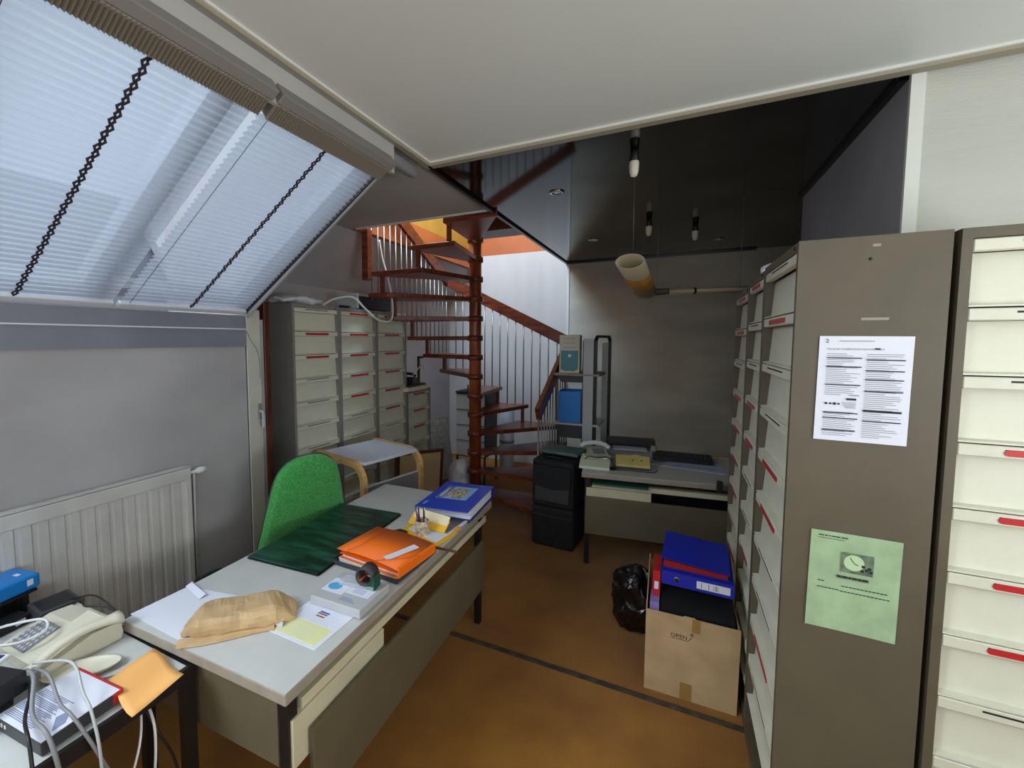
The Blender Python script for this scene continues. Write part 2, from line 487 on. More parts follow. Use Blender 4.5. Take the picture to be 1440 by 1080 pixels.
# ------------------------------------------------------------------ skylight: frame, glass
SL0 = Vector((-2.45, 0, 1.925)); SL1 = Vector((-1.335, 0, 2.66))
SLD = (SL1 - SL0); SLL = SLD.length; SLU = SLD.normalized(); SLN = Vector((-SLU.z, 0, SLU.x))   # outward normal


def slope(s, y, off): return SL0 + SLU * s + SLN * off + Vector((0, y, 0))


SMX = Matrix.Translation(SL0) @ Matrix(((SLU.x, 0, SLN.x, 0), (0, 1, 0, 0), (SLU.z, 0, SLN.z, 0), (0, 0, 0, 1)))
w1 = NB()
for (a, b, c, d) in ((-0.02, 0.05, -2.1, 1.9), (SLL - 0.04, SLL + 0.06, -2.1, 1.9)):
    box(w1, a, b, c, d, 0.06, 0.13, mx=SMX)
for yc in (1.84, 1.08, 0.30, -0.48, -1.26, -2.04):
    box(w1, 0.05, SLL - 0.04, yc - 0.045, yc + 0.045, 0.055, 0.13, mx=SMX)
win = struct('window_1', w1, 'alu')
for y0, y1 in ((1.125, 1.795), (0.345, 1.035), (-0.435, 0.255), (-1.215, -0.525), (-1.995, -1.305)):
    p = NB(); box(p, 0.05, SLL - 0.04, y0, y1, 0.095, 0.10, mx=SMX)
    obj('pane', p, 'glass', win)

# neighbouring house seen faintly through the blinds
nb = thing('neighbour_house', 'pale neighbouring house blurred behind the skylight blinds', 'building', (-9, 3, -7.6))
p = NB(); box(p, -3, 1.0, -9, 9, 0, 9.0); obj('wall', p, 'outside_wall', nb)
p = NB(); prism(p, [(1.3, 8.9), (-1.2, 12.2), (-3.6, 8.9)], -9.3, 9.3, axis='y'); obj('roof', p, 'outside_dark', nb)
for yy in (-7.4, -5.2, -3.0, -0.8, 1.4, 3.6, 5.8):
    p = NB(); box(p, 1.0, 1.06, yy, yy + 1.1, 6.3, 8.3); f = obj('window', p, 'outside_white', nb)
p = NB()
for yy in (-6.3, -2.2, 2.1, 5.0):
    prism(p, [(1.32, 8.95), (-1.18, 12.3), (-1.05, 12.45), (1.5, 9.0)], yy, yy + 0.55, axis='y')
obj('roof_light', p, 'outside_white', nb)

# ------------------------------------------------------------------ pleated blinds
NS = 42
pitch = (SLL - 0.13) / NS


def make_blind(y0, y1, label, phase):
    t = thing('pleated_blind', label, 'blind', (0, 0, 0), 0, 'pale pleated blinds over the skylight')
    wdt = y1 - y0
    sb = NB(); prev = None
    for k in range(NS):
        for (u, z) in ((0.0, 0.0), (0.80, -0.010)):
            sft = (0.0035 if z else -0.0035) * phase
            c0 = slope(0.03 + pitch * (k + u), y0 + 0.006 + (sft if phase > 0 else 0), -0.004 + z)
            c1 = slope(0.03 + pitch * (k + u), y1 - 0.006 + (sft if phase < 0 else 0), -0.004 + z)
            cur = [sb.verts.new(c0), sb.verts.new(c1)]
            if prev: sb.faces.new([prev[0], cur[0], cur[1], prev[1]])
            prev = cur
    obj('pleated_fabric', sb, 'slat', t)
    # bottom rail
    b = NB(); rbox(b, -0.005, 0.030, y0 + 0.002, y1 - 0.002, -0.022, 0.002, 0.005, mx=SMX); obj('bottom_rail', b, 'white_rail', t)
    # bunched top slats (serrated pile) and head rail
    b = NB()
    for k in range(14):
        s = SLL - 0.095 + 0.0065 * k
        box(b, s, s + 0.0035, y0 + 0.003, y1 - 0.003, -0.045 + 0.0006 * k, 0.0, mx=SMX)
    ns = int(wdt / 0.012)
    for k in range(ns):
        yy = y0 + 0.006 + k * 0.012
        prism(b, [(yy, -0.045), (yy + 0.006, -0.056), (yy + 0.012, -0.045)], SLL - 0.10, SLL - 0.02, mx=SMX, axis='x')
    obj('pleat_bundle', b, 'bundle', t)
    b = NB(); rbox(b, SLL - 0.02, SLL + 0.022, y0, y1, -0.062, 0.0, 0.004, mx=SMX); obj('head_rail', b, 'grey_rail', t)
    # dark ladder tape: a chain of little diamonds, one per slat
    b = NB(); yc = 0.5 * (y0 + y1) - 0.003
    for k in range(NS):
        s = 0.035 + pitch * (k + 0.5)
        a = 0.0125; h = pitch * 0.80; i_ = 0.0036; dy = 0.0025 * (1 if k % 2 else -1)
        out = [(-h, 0), (0, a), (h, 0), (0, -a)]; inn = [(-h * .35, 0), (0, i_), (h * .35, 0), (0, -i_)]
        ov = [b.verts.new(slope(s + p, yc + q + dy, -0.0165)) for p, q in out]
        iv = [b.verts.new(slope(s + p, yc + q + dy, -0.0165)) for p, q in inn]
        for j in range(4):
            b.faces.new([ov[j], ov[(j + 1) % 4], iv[(j + 1) % 4], iv[j]])
    o = obj('ladder_tape', b, 'cord', t)
    so = o.modifiers.new('thick', 'SOLIDIFY'); so.thickness = 0.002
    b = NB()
    tube(b, [slope(0.03, y0 + 0.045, -0.016), slope(SLL - 0.05, y0 + 0.045, -0.016)], 0.0012, 5, smooth=False)
    obj('pull_cord', b, 'cord', t)
    return t


make_blind(1.168, 1.862, 'pleated blind right of the bright zigzag gap', 1)
make_blind(0.455, 1.150, 'pleated blind left of the bright zigzag gap, with thick dark tape', -1)
make_blind(-0.26, 0.445, 'pleated blind farthest left, mostly outside the photo', 1)

# rounded curtain-track cover beyond the blinds
t = thing('blind_head_cover', 'rounded grey plastic end piece of the blind track in the ceiling corner', 'blind track', (-1.365, 1.86, 2.70))
b = NB(); rbox(b, -0.035, 0.02, 0.0, 0.30, -0.035, 0.03, 0.018, 3); obj('cover', b, 'midgrey', t, smooth=True)
b = NB(); rbox(b, -0.005, 0.02, -2.3, 0.0, 0.005, 0.028, 0.006, 2); obj('track', b, 'grey_rail', t)
b = NB()
for k in range(60): box(b, -0.006, -0.0045, -2.2 + 0.036 * k, -2.2 + 0.036 * k + 0.018, 0.008, 0.016)
obj('bead', b, 'white_rail', t)['kind'] = 'stuff'

# hanging bits at the corner: leaf with handle, brown frame
t = thing('casement_leaf', 'pale narrow casement leaf with a grey handle beside the recess', 'window leaf', (-2.45, 1.868, 0.0))
b = NB(); rbox(b, 0.001, 0.013, 0.0, 0.10, 0.001, 1.94, 0.004); obj('leaf', b, 'cream_wall', t)
h = NB(); rbox(h, 0.012, 0.024, 0.062, 0.088, 1.235, 1.335, 0.004); obj('handle_plate', h, 'midgrey', t)
h = NB(); rbox(h, 0.02, 0.058, 0.066, 0.082, 1.275, 1.295, 0.005); rbox(h, 0.042, 0.058, 0.064, 0.084, 1.18, 1.295, 0.005); obj('handle', h, 'lightgrey', t)
b = NB(); tube(b, [(0.016, 0.0, 1.80), (0.016, 0.03, 1.74), (0.016, 0.07, 1.68), (0.016, 0.085, 1.60), (0.016, 0.087, 1.5)], 0.0025, 5); obj('cable', b, 'midgrey', t)
b = NB(); rbox(b, -2.50, -2.440, 2.001, 2.045, 0.0, 2.00, 0.005)
tag(obj('brown_post', b, 'wood_dark'), 'dark brown wooden frame post beside the pale casement leaf', 'post')

# ------------------------------------------------------------------ radiator
t = thing('radiator', 'white ribbed panel radiator under the skylight sill', 'radiator', (-2.40, 0.45, 0.30))
b = NB()
y = -0.95; L = 1.93
n = int(L / 0.055)
prof = []
for k in range(n):
    a = y + 0.03 + k * 0.055
    prof += [(a, 0.0), (a + 0.006, -0.007), (a + 0.016, -0.007), (a + 0.022, 0.0)]
pts = [(y + 0.01, 0.0)] + [q for q in prof if q[0] < y + L - 0.02] + [(y + L, 0.0)]
for (z0, z1) in ((0.06, 0.68),):
    lo = [b.verts.new((x, yy, z0)) for yy, x in pts]; hi = [b.verts.new((x, yy, z1)) for yy, x in pts]
    for i in range(len(pts) - 1): b.faces.new([lo[i], lo[i + 1], hi[i + 1], hi[i]])
rbox(b, -0.012, 0.006, y, y + L + 0.03, 0.68, 0.745, 0.005)
rbox(b, -0.012, 0.006, y, y + L + 0.03, 0.0, 0.06, 0.005)
rbox(b, -0.012, 0.006, y + L, y + L + 0.03, 0.05, 0.69, 0.004)
obj('front_panel', b, 'radiator', t)
b = NB(); box(b, -0.046, -0.030, y, y + L + 0.02, 0.0, 0.74); obj('rear_panel', b, 'radiator', t)
b = NB(); box(b, -0.046, 0.004, y, y + L + 0.03, 0.748, 0.752)
for k in range(2): box(b, -0.036 + 0.018 * k, -0.031 + 0.018 * k, y + 0.02, y + L, 0.752, 0.756)
obj('top_grille', b, 'radiator', t)
b = NB(); mx = Matrix.Translation((-0.02, y + L + 0.05, 0.71)) @ Matrix.Rotation(R(-90), 4, 'X')
lathe(b, [(0.010, -0.02), (0.010, 0.02), (0.018, 0.025), (0.020, 0.05), (0.017, 0.075), (0.0, 0.078)], 16, mx=mx, cap=False); obj('valve', b, 'white_plastic', t)
b = NB(); tube(b, [(-0.02, y + L + 0.06, 0.71), (-0.035, y + L + 0.065, 0.4), (-0.035, y + L + 0.065, -0.29)], 0.007, 8, smooth=False); obj('pipe', b, 'radiator', t)

# ------------------------------------------------------------------ drawer cabinets
ROW = 0.184
_cab_cache = {}


def cab_meshes(w):
    if w in _cab_cache: return _cab_cache[w]
    s = 0.022
    # flap: recessed face that leans back at its top, with a small lit ledge below
    b = NB()
    z1 = 0.0; z0 = -ROW + 0.040
    prism(b, [(0.034, z1), (0.052, z1), (0.040, z0), (0.024, z0)], s + 0.001, w - s - 0.001, axis='x')
    prism(b, [(0.024, z0 + 0.006), (0.024, z0), (0.002, z0 - 0.002), (0.002, z0 + 0.003)], s + 0.001, w - s - 0.001, axis='x')
    bmesh.ops.recalc_face_normals(b, faces=b.faces[:])
    flap = bpy.data.meshes.new('drawer'); b.to_mesh(flap); b.free(); flap.materials.append(M['drawer'])
    # lip
    b = NB()
    rbox(b, s + 0.001, w - s - 0.001, 0.001, 0.024, 0.0, 0.033, 0.003, 1)
    box(b, w * 0.5 - w * 0.24, w * 0.5 + w * 0.24, 0.0004, 0.002, 0.019, 0.0245, mi=1)
    bmesh.ops.recalc_face_normals(b, faces=b.faces[:])
    lip = bpy.data.meshes.new('handle'); b.to_mesh(lip); b.free(); lip.materials.append(M['drawer']); lip.materials.append(M['slot'])
    # label with rounded ends
    b = NB(); hw = w * 0.245; r = 0.0085; poly = []
    for k in range(9): poly.append((w * 0.5 + hw - r + r * math.sin(PI * k / 8), 0.0155 - r * math.cos(PI * k / 8)))
    for k in range(9): poly.append((w * 0.5 - hw + r - r * math.sin(PI * k / 8), 0.0155 + r * math.cos(PI * k / 8)))
    prism(b, poly, -0.0012, 0.0012, axis='y')
    bmesh.ops.recalc_face_normals(b, faces=b.faces[:])
    lab = bpy.data.meshes.new('label_plate'); b.to_mesh(lab); b.free(); lab.materials.append(M['red'])
    _cab_cache[w] = (flap, lip, lab)
    return _cab_cache[w]


def cabinet(label, loc, rotz, w, h, depth, reds, cmat, rows, group='cabinets of cream flap drawers'):
    t = thing('drawer_cabinet', label, 'cabinet', loc, rotz, group)
    s = 0.022
    b = NB()
    box(b, 0, s, 0, depth, 0, h); box(b, w - s, w, 0, depth, 0, h)
    box(b, s, w - s, 0, depth, h - 0.020, h); box(b, s, w - s, 0, depth, 0, 0.05)
    box(b, s, w - s, 0, 0.02, h - 0.028, h - 0.020)
    box(b, s, w - s, depth - 0.01, depth, 0.05, h - 0.02)
    ed = [e for e in b.edges]
    obj('carcass', b, cmat, t)
    flap, lip, lab = cab_meshes(w)
    # dark inside seen through the thin gaps
    b = NB(); box(b, s, w - s, 0.058, 0.062, 0.05, h - 0.02); obj('inner_back', b, 'slot', t)
    for k in range(rows):
        zl = h - 0.050 - 0.012 - ROW * k
        if zl - ROW + 0.03 < 0.02: break
        d = inst('drawer', flap, t, (0, 0, zl - 0.002))
        d2 = inst('handle', lip, d, (0, 0, -0.001 + 0.002 + 0.0))
        if k in reds:
            inst('label_plate', lab, d, (0, 0, 0.001))
    b = NB(); lathe(b, [(0.006, 0), (0.006, 0.004), (0.0, 0.005)], 12, mx=Matrix.Translation((w - 0.045, 0.0, h - 0.014)) @ Matrix.Rotation(R(90), 4, 'X'), cap=False)
    obj('lock', b, 'slot', t)
    return t


XR = 0.328
cabinet('tall taupe drawer cabinet nearest us on the right, two notices on its side', (XR, 2.205, 0), R(-90), 0.557, 2.048, 0.34, {1, 4, 5, 8}, 'cab', 11)
cabinet('tall narrow drawer cabinet, middle of the right-hand row', (XR, 2.640, 0), R(-90), 0.432, 2.040, 0.34, {0, 3, 4, 7}, 'cab', 11)
cabinet('tall drawer cabinet at the far end of the right-hand row by the back desk', (XR, 3.165, 0), R(-90), 0.522, 2.020, 0.34, {0, 1, 3, 4, 5, 6, 8}, 'cab', 11)
cabinet('taupe drawer cabinet at the right edge facing us, red labels on its middle drawers', (0.684, 1.648, 0), 0, 0.44, 2.048, 0.34, {4, 5, 6, 3}, 'cab', 11)
XL = -2.60
cabinet('tall grey drawer cabinet nearest the skylight in the left row', (XL, 2.381, 0), R(90), 0.510, 2.026, 0.30, {1, 2, 9}, 'cab_grey', 11)
cabinet('tall grey drawer cabinet in the middle of the left row', (XL, 2.893, 0), R(90), 0.510, 2.026, 0.30, {0, 1, 2, 3, 4}, 'cab_grey', 11)
cabinet('tall grey drawer cabinet nearest the staircase in the left row', (XL, 3.405, 0), R(90), 0.510, 2.026, 0.30, {0, 1, 2, 3, 4, 5}, 'cab_grey', 11)
cabinet('low drawer cabinet at the end of the left row with papers on top', (XL, 3.925, 0), R(90), 0.49, 1.19, 0.30, {0, 1, 2}, 'cab_grey', 6)

# the two notices on the side of the near right cabinet, tape marks and a hole
def sheet(name, label, cat, x0, x1, z0, z1, y, m, tilt=0.0, curl=0.004):
    """an upright sheet facing -y with a gentle curl; returns the object and its matrix"""
    w = x1 - x0; h = z1 - z0
    b = NB(); nx, nz = 10, 12; g = []
    for i in range(nx + 1):
        col_ = []
        for j in range(nz + 1):
            u = i / nx; v = j / nz
            d = -0.0015 - curl * ((u - 0.5) ** 2 * 1.5 + 0.5 * (v - 0.5) ** 2) * (1 if v < 0.5 else 0.5)
            col_.append(b.verts.new(((u - 0.5) * w, d, (v - 0.5) * h)))
        g.append(col_)
    for i in range(nx):
        for j in range(nz):
            b.faces.new([g[i][j], g[i + 1][j], g[i + 1][j + 1], g[i][j + 1]]).smooth = True
    t = thing(name, label, cat, ((x0 + x1) / 2, y, (z0 + z1) / 2))
    t.rotation_euler = (0, tilt, 0)
    o = obj('sheet', b, m, t)
    return t, w, h


def hline(b, x0, x1, z, th, mi=0, y=-0.0045): box(b, x0, x1, y - 0.0002, y, z - th / 2, z + th / 2, mi)


t, w, h = sheet('notice_sheet', 'white printed notice taped to the side of the near right cabinet', 'notice', 0.389, 0.602, 1.447, 1.760, 1.647, 'paper', R(0.5), 0.003)
b = NB()
text(b, "DELAIS DE CONSERVATION DES DOCUMENTS", 0.0062, Matrix.Translation((-0.022, -0.0048, 0.118)) @ Matrix.Rotation(R(90), 4, 'X'))
text(b, "2", 0.016, Matrix.Translation((-0.088, -0.0048, 0.142)) @ Matrix.Rotation(R(90), 4, 'X') @ Matrix.Shear('XY', 3, (0.3, 0)) if False else Matrix.Translation((-0.088, -0.0048, 0.142)) @ Matrix.Rotation(R(90), 4, 'X'))
for z, x0, x1 in ((0.092, -0.087, -0.005), (0.066, -0.087, -0.005), (0.012, -0.087, -0.005), (-0.072, -0.088, -0.006), (-0.088, -0.088, -0.006), (-0.125, -0.088, -0.01),
                  (0.088, 0.005, 0.09), (0.056, 0.005, 0.09), (0.030, 0.005, 0.09), (-0.004, 0.005, 0.09), (-0.092, 0.005, 0.09)):
    hline(b, x0, x1, z, 0.0030)
hline(b, 0.005, 0.09, -0.062, 0.006)
for (x, s) in ((-0.082, .006), (-0.072, .005), (-0.062, .007), (-0.052, .005)): hline(b, x - s / 2, x + s / 2, -0.045, s)
hline(b, -0.035, -0.012, -0.030, 0.006); hline(b, 0.022, 0.034, 0.120, 0.004)
obj('heading_print', b, 'ink_dark', t)
b = NB(); rr = random.Random(3)
for c, (x0, x1) in enumerate(((-0.087, -0.006), (0.005, 0.090))):
    z = 0.104
    while z > -0.140:
        if not (c == 0 and -0.065 < z < -0.02):
            hline(b, x0, x0 + (x1 - x0) * rr.uniform(0.45, 1.0), z, 0.0011)
        z -= 0.0058
hline(b, -0.06, 0.02, 0.142, 0.0015); hline(b, -0.03, -0.006, -0.018, 0.002)
for k in range(5): hline(b, -0.045 + 0.002 * k, -0.012, -0.040 - 0.004 * k, 0.001)
obj('body_print', b, 'ink', t)

t, w, h = sheet('notice_sheet', 'pale green notice with a clock picture taped low on the cabinet side', 'notice', 0.394, 0.608, 0.858, 1.165, 1.647, 'green_paper', R(0.8), 0.006)
b = NB(); hline(b, -0.030, 0.045, 0.066, 0.062); obj('photo_print', b, 'clock_print', t)
b = NB(); disc(b, 0.024, 0.0, 0.0004, Matrix.Translation((0.000, -0.0047, 0.068)) @ Matrix.Rotation(R(90), 4, 'X'))
obj('clock_print', b, 'clock_face', t)
b = NB()
tube(b, [(0.0, -0.0054, 0.068), (-0.010, -0.0054, 0.083)], 0.0012, 4, smooth=False); tube(b, [(0.0, -0.0054, 0.068), (0.010, -0.0054, 0.063)], 0.0012, 4, smooth=False)
for k, (x, z) in enumerate(((0.022, 0.062), (0.030, 0.052), (0.036, 0.058), (0.020, 0.048), (0.040, 0.048))): hline(b, x - 0.004, x + 0.004, z, 0.008, 0, -0.0052)
x = -0.038
for wd in (0.010, 0.014, 0.006, 0.012, 0.008, 0.014): hline(b, x, x + wd, 0.020, 0.006); x += wd + 0.002
hline(b, -0.038, 0.038, 0.0155, 0.0012)
x = -0.088
for wd in (0.012, 0.006, 0.004, 0.020, 0.016): hline(b, x, x + wd, 0.140, 0.003); x += wd + 0.003
for k in range(9): hline(b, -0.088 + 0.007 * k, -0.083 + 0.007 * k, 0.132, 0.0016)
for zz, a0, a1 in ((-0.004, -0.083, -0.066), (-0.010, -0.025, 0.080), (-0.024, -0.083, -0.035), (-0.026, -0.028, 0.080)):
    xx = a0
    while xx < a1: hline(b, xx, xx + 0.007, zz, 0.0026); xx += 0.009
obj('print', b, 'ink_dark', t)
b = NB(); lathe(b, [(0.0, 0), (0.0045, 0), (0.0045, 0.001), (0, 0.001)], 12, mx=Matrix.Translation((0.497, 1.6478, 1.982)) @ Matrix.Rotation(R(90), 4, 'X'), cap=False)
rbox(b, 0.497 - .001, 0.497 + .001, 1.6468, 1.648, 1.98, 1.982, 0.0004)
tag(obj('hole_plug', b, 'slot'), 'small dark hole near the top of the cabinet side', 'hole')
b = NB(); rbox(b, 0.484, 0.546, 1.6470, 1.6482, 1.806, 1.814, 0.0004)
tag(obj('tape_remnant', b, 'stain'), 'strip of old adhesive above the white notice', 'tape')
b = NB(); rbox(b, 0.500, 0.518, 1.6470, 1.6482, 2.016, 2.024, 0.0004)
tag(obj('tape_remnant', b, 'stain'), 'scrap of old adhesive at the top of the cabinet side', 'tape')

# ------------------------------------------------------------------ desks
def make_desk(label, loc, rotz, L, inset=0.09, group='grey office desks with taupe modesty panels'):
    t = thing('desk', label, 'desk', loc, rotz, group)
    hx = 0.402; hy = L / 2
    b = NB(); box(b, -hx + .002, hx - .002, -hy + .002, hy - .002, DT - 0.003, DT); obj('desktop', b, 'desk_top', t)
    b = NB(); rbox(b, -hx, hx, -hy, hy, DT - 0.040, DT - 0.0025, 0.004, 2); obj('edge_band', b, 'desk_edge', t)
    for sx, sy in ((1, -1), (1, 1), (-1, -1), (-1, 1)):
        b = NB(); x = sx * (hx - 0.040); yy = sy * (hy - 0.045) if sy < 0 else hy - 0.13
        box(b, x - 0.018, x + 0.018, yy - 0.018, yy + 0.018, 0.0, DT - 0.041)
        obj('leg', b, 'black_metal', t)
    b = NB(); rbox(b, hx - 0.004, hx + 0.014, -hy + inset, hy - 0.16, 0.257, 0.55, 0.003); obj('modesty_panel', b, 'desk_panel', t)
    # shelf tray under the top
    b = NB(); box(b, hx - 0.06, hx - 0.020, -hy + 0.08, hy - 0.05, 0.615, 0.650); box(b, -hx + 0.04, hx - 0.03, -hy + 0.08, hy - 0.05, 0.612, 0.622)
    obj('tray_rail', b, 'desk_cream', t)
    b = NB(); box(b, -hx + 0.05, hx - 0.07, -hy + 0.075, hy - 0.16, 0.672, DT - 0.042); obj('underframe', b, 'black_metal', t)
    if inset < 0.05:
        b = NB(); box(b, hx - 0.32, hx - 0.30, -hy + 0.05, hy - 0.06, 0.30, 0.66); obj('shade_panel', b, 'black_metal', t)  # black panel added to paint the dark space under the back desk
    # pedestal
    b = NB(); rbox(b, -0.10, hx - 0.012, -hy + 0.035, -hy + 0.50, 0.455, 0.612, 0.003); ped = obj('pedestal', b, 'desk_cream', t)
    b = NB(); box(b, -hx + 0.065, hx - 0.065, -hy + 0.026, -hy + 0.034, 0.455, DT - 0.041); obj('end_panel', b, 'desk_panel', t)
    for k in range(1):
        b = NB(); rbox(b, -0.118, -0.101, -hy + 0.045, -hy + 0.49, 0.49, 0.606, 0.003); d = obj('drawer', b, 'desk_cream', t)
        b = NB(); rbox(b, -0.128, -0.116, -hy + 0.2, -hy + 0.33, 0.54, 0.555, 0.003); obj('handle', b, 'black_metal', d)
    return t


make_desk('grey office desk in front of us, spread with files and a green desk pad', (-1.402, 1.652, 0), R(1.3), 1.65)
make_desk('smaller office desk against the far wall, telephones on top', (0.0, 3.83, 0), R(-82.8), 1.36, 0.03)

# ------------------------------------------------------------------ small helpers for things lying on a surface
def flat(name, label, cat, cx, cy, z, w, d, h, rot, m, group=None, r=0.002, part=None):
    t = thing(name, label, cat, (cx, cy, z), R(rot), group)
    b = NB(); rbox(b, -w / 2, w / 2, -d / 2, d / 2, 0, h, r)
    obj(part or 'body', b, m, t)
    return t


def loose(name, label, cat, quadpts, z, h, m, group=None):
    """a thin stack given by its four corners"""
    cx = sum(p[0] for p in quadpts) / 4; cy = sum(p[1] for p in quadpts) / 4
    b = NB(); prism(b, [(p[0] - cx, p[1] - cy) for p in quadpts], 0, h)
    o = obj(name, b, m, None, (cx, cy, z))
    return tag(o, label, cat, group)


Z = DT + 0.0005
# white sheets at the near left corner of the desk
loose('paper_sheet', 'blank white sheets at the near left corner of the desk, under the paper bag', 'paper', [(-1.795, 0.850), (-1.462, 0.842), (-1.52, 1.105), (-1.785, 1.055)], Z, 0.002, 'paper')
b = NB(); mx = Matrix.Rotation(R(-12), 4, 'Z')
quad(b, [mx @ Vector(p) for p in ((-0.07, -0.012, 0.001), (0.07, -0.012, 0.001), (0.07, 0.012, 0.010), (-0.07, 0.012, 0.010))])
quad(b, [mx @ Vector(p) for p in ((-0.07, -0.012, 0.0015), (-0.07, 0.012, 0.0105), (-0.055, 0.016, 0.013), (-0.06, 0.0, 0.006))])
tag(obj('folded_slip', b, 'paper', None, (-1.72, 1.045, Z + 0.0025)), 'small folded white slip on the far edge of the blank sheets', 'paper')


def crumple(bm, amp, sc, seed=0.0):
    for v in bm.verts:
        n = noise.noise_vector(v.co * sc + Vector((seed, seed * 2, 3.1)))
        v.co += n * amp


# brown paper bag
t = thing('paper_bag', 'crumpled brown kraft paper bag lying on the desk', 'paper bag', (-1.385, 1.005, Z), R(43))
b = NB()
n1, n2 = 28, 20
g = []
for i in range(n1 + 1):
    u = i / n1; x = (u - 0.5) * 0.37
    taper = min(1.0, 0.55 + 2.6 * min(u, 1 - u)); hh = 0.068 * min(1.0, 0.30 + 3.6 * min(u * 1.3, 1 - u)); ww = 0.078 * taper
    ring = []
    for j in range(n2):
        a = 2 * PI * j / n2
        ca, sa = math.cos(a), math.sin(a)
        yy = ww * (abs(ca) ** 0.42) * (1 if ca > 0 else -1)
        zz = hh * 0.5 * (1 + (abs(sa) ** 0.5) * (1 if sa > 0 else -1))
        ring.append(b.verts.new((x, yy, zz)))
    g.append(ring)
for i in range(n1):
    for j in range(n2): b.faces.new([g[i][j], g[i + 1][j], g[i + 1][(j + 1) % n2], g[i][(j + 1) % n2]])
b.faces.new(g[0]); b.faces.new(g[-1][::-1])
crumple(b, 0.008, 11.0, 1.0); crumple(b, 0.006, 34.0, 5.0)
for v in b.verts: v.co.z = max(v.co.z, 0.001)
obj('bag_body', b, 'kraft', t)
b = NB()
for (x0, yy, s) in ((-0.18, -0.085, 1), (-0.02, -0.09, 1)):
    pass
g = []
for i in range(13):
    u = i / 12; x = -0.185 + 0.30 * u
    g.append([b.verts.new((x, -0.060, 0.012)), b.verts.new((x, -0.085 - 0.012 * math.sin(u * 7), 0.004)), b.verts.new((x, -0.095 - 0.008 * math.sin(u * 5), 0.002))])
for i in range(12):
    for j in range(2): b.faces.new([g[i][j], g[i + 1][j], g[i + 1][j + 1], g[i][j + 1]])
obj('loose_flap', b, 'kraft', t)

# printed sheet with yellow half
t = flat('printed_sheet', 'printed sheet, lower half pale yellow, beside the paper bag', 'paper', -1.148, 1.150, Z, 0.222, 0.285, 0.002, -0.5, 'paper', part='sheet')
b = NB(); box(b, -0.098, 0.095, -0.130, -0.045, 0.002, 0.0024); obj('yellow_print', b, 'paper_yellow', t)
b = NB(); rr = random.Random(9)
for k in range(16): box(b, -0.098, -0.098 + rr.uniform(0.15, 0.19), -0.040 + 0.0055 * k, -0.0388 + 0.0055 * k, 0.002, 0.0023)
for k in range(10): box(b, -0.085, -0.085 + rr.uniform(0.12, 0.16), -0.122 + 0.007 * k, -0.1212 + 0.007 * k, 0.0024, 0.0027)
obj('text_print', b, mat('faint_print', (196, 198, 216), 0.8), t)
b = NB(); box(b, -0.022, 0.022, 0.016, 0.023, 0.002, 0.0029); obj('heading_print', b, 'ink_blue', t)
b = NB(); box(b, -0.024, 0.020, 0.006, 0.013, 0.002, 0.0029); box(b, -0.02, 0.018, -0.008, -0.001, 0.002, 0.0029); obj('heading_print', b, 'ink_orange', t)
# clip
t = thing('bulldog_clip', 'small white bulldog clip between the paper bag and the printed sheet', 'clip', (-1.245, 1.045, Z + 0.002), R(20))
b = NB(); prism(b, [(-0.010, 0), (0.010, 0), (0.002, 0.014), (-0.002, 0.014)], -0.016, 0.016, axis='x'); obj('clip_body', b, 'chrome', t)
b = NB(); tube(b, [(-0.006, 0.0, 0.013), (-0.011, 0.008, 0.022), (0, 0.012, 0.026), (0.011, 0.008, 0.022), (0.006, 0, 0.013)], 0.0014, 6); obj('clip_handle', b, 'white_plastic', t)

# flat grey box with labels
t = flat('slim_box', 'slim light grey box with a blue stamped label, under the tape dispenser', 'box', -1.125, 1.285, Z + 0.003, 0.235, 0.19, 0.034, 1.5, 'lightgrey', r=0.004, part='box_body')
b = NB(); box(b, -0.110, -0.010, -0.045, 0.045, 0.034, 0.0345); box(b, -0.008, 0.100, -0.025, 0.028, 0.034, 0.0345); obj('label_sheet', b, 'paper', t)
b = NB(); disc(b, 0.026, 0.0346, 0.035, Matrix.Translation((-0.072, -0.005, 0)), sx=1.15, sy=0.95); obj('stamp_print', b, 'stamp_blue', t)
b = NB()
for k in range(4): box(b, 0.015, 0.07, -0.012 + 0.008 * k, -0.0105 + 0.008 * k, 0.0345, 0.0349)
for k in range(3): box(b, 0.0, 0.07 - 0.01 * k, -0.07 + 0.008 * k, -0.068 + 0.008 * k, 0.034, 0.0344)
obj('text_print', b, 'ink_blue', t)

# tape dispenser: clear base, dark ring, green-black cutter block
t = thing('tape_dispenser', 'clear acrylic dispenser with a dark hollow roll, standing on the slim grey box', 'tape dispenser', (-1.095, 1.330, Z + 0.0375), R(8))
b = NB(); rbox(b, -0.10, 0.055, -0.028, 0.028, 0.0, 0.016, 0.003); obj('base', b, 'acrylic', t)
b = NB()
mxr = Matrix.Translation((0.015, 0, 0.050)) @ Matrix.Rotation(R(90), 4, 'X')
ring = [(0.034, -0.030), (0.036, -0.030), (0.036, 0.030), (0.034, 0.030), (0.0315, 0.030), (0.0315, -0.030), (0.034, -0.030)]
lathe(b, ring, 28, mx=mxr, cap=False); obj('roll', b, 'charcoal', t)
b = NB(); prism(b, [(0.022, 0.001), (0.060, 0.001), (0.057, 0.056), (0.050, 0.052)], -0.025, 0.025, axis='y'); obj('cutter_block', b, 'green_dark', t)
b = NB(); rbox(b, -0.010, 0.004, -0.026, 0.026, 0.033, 0.036, 0.001); obj('core_label', b, 'orange_dk', t)

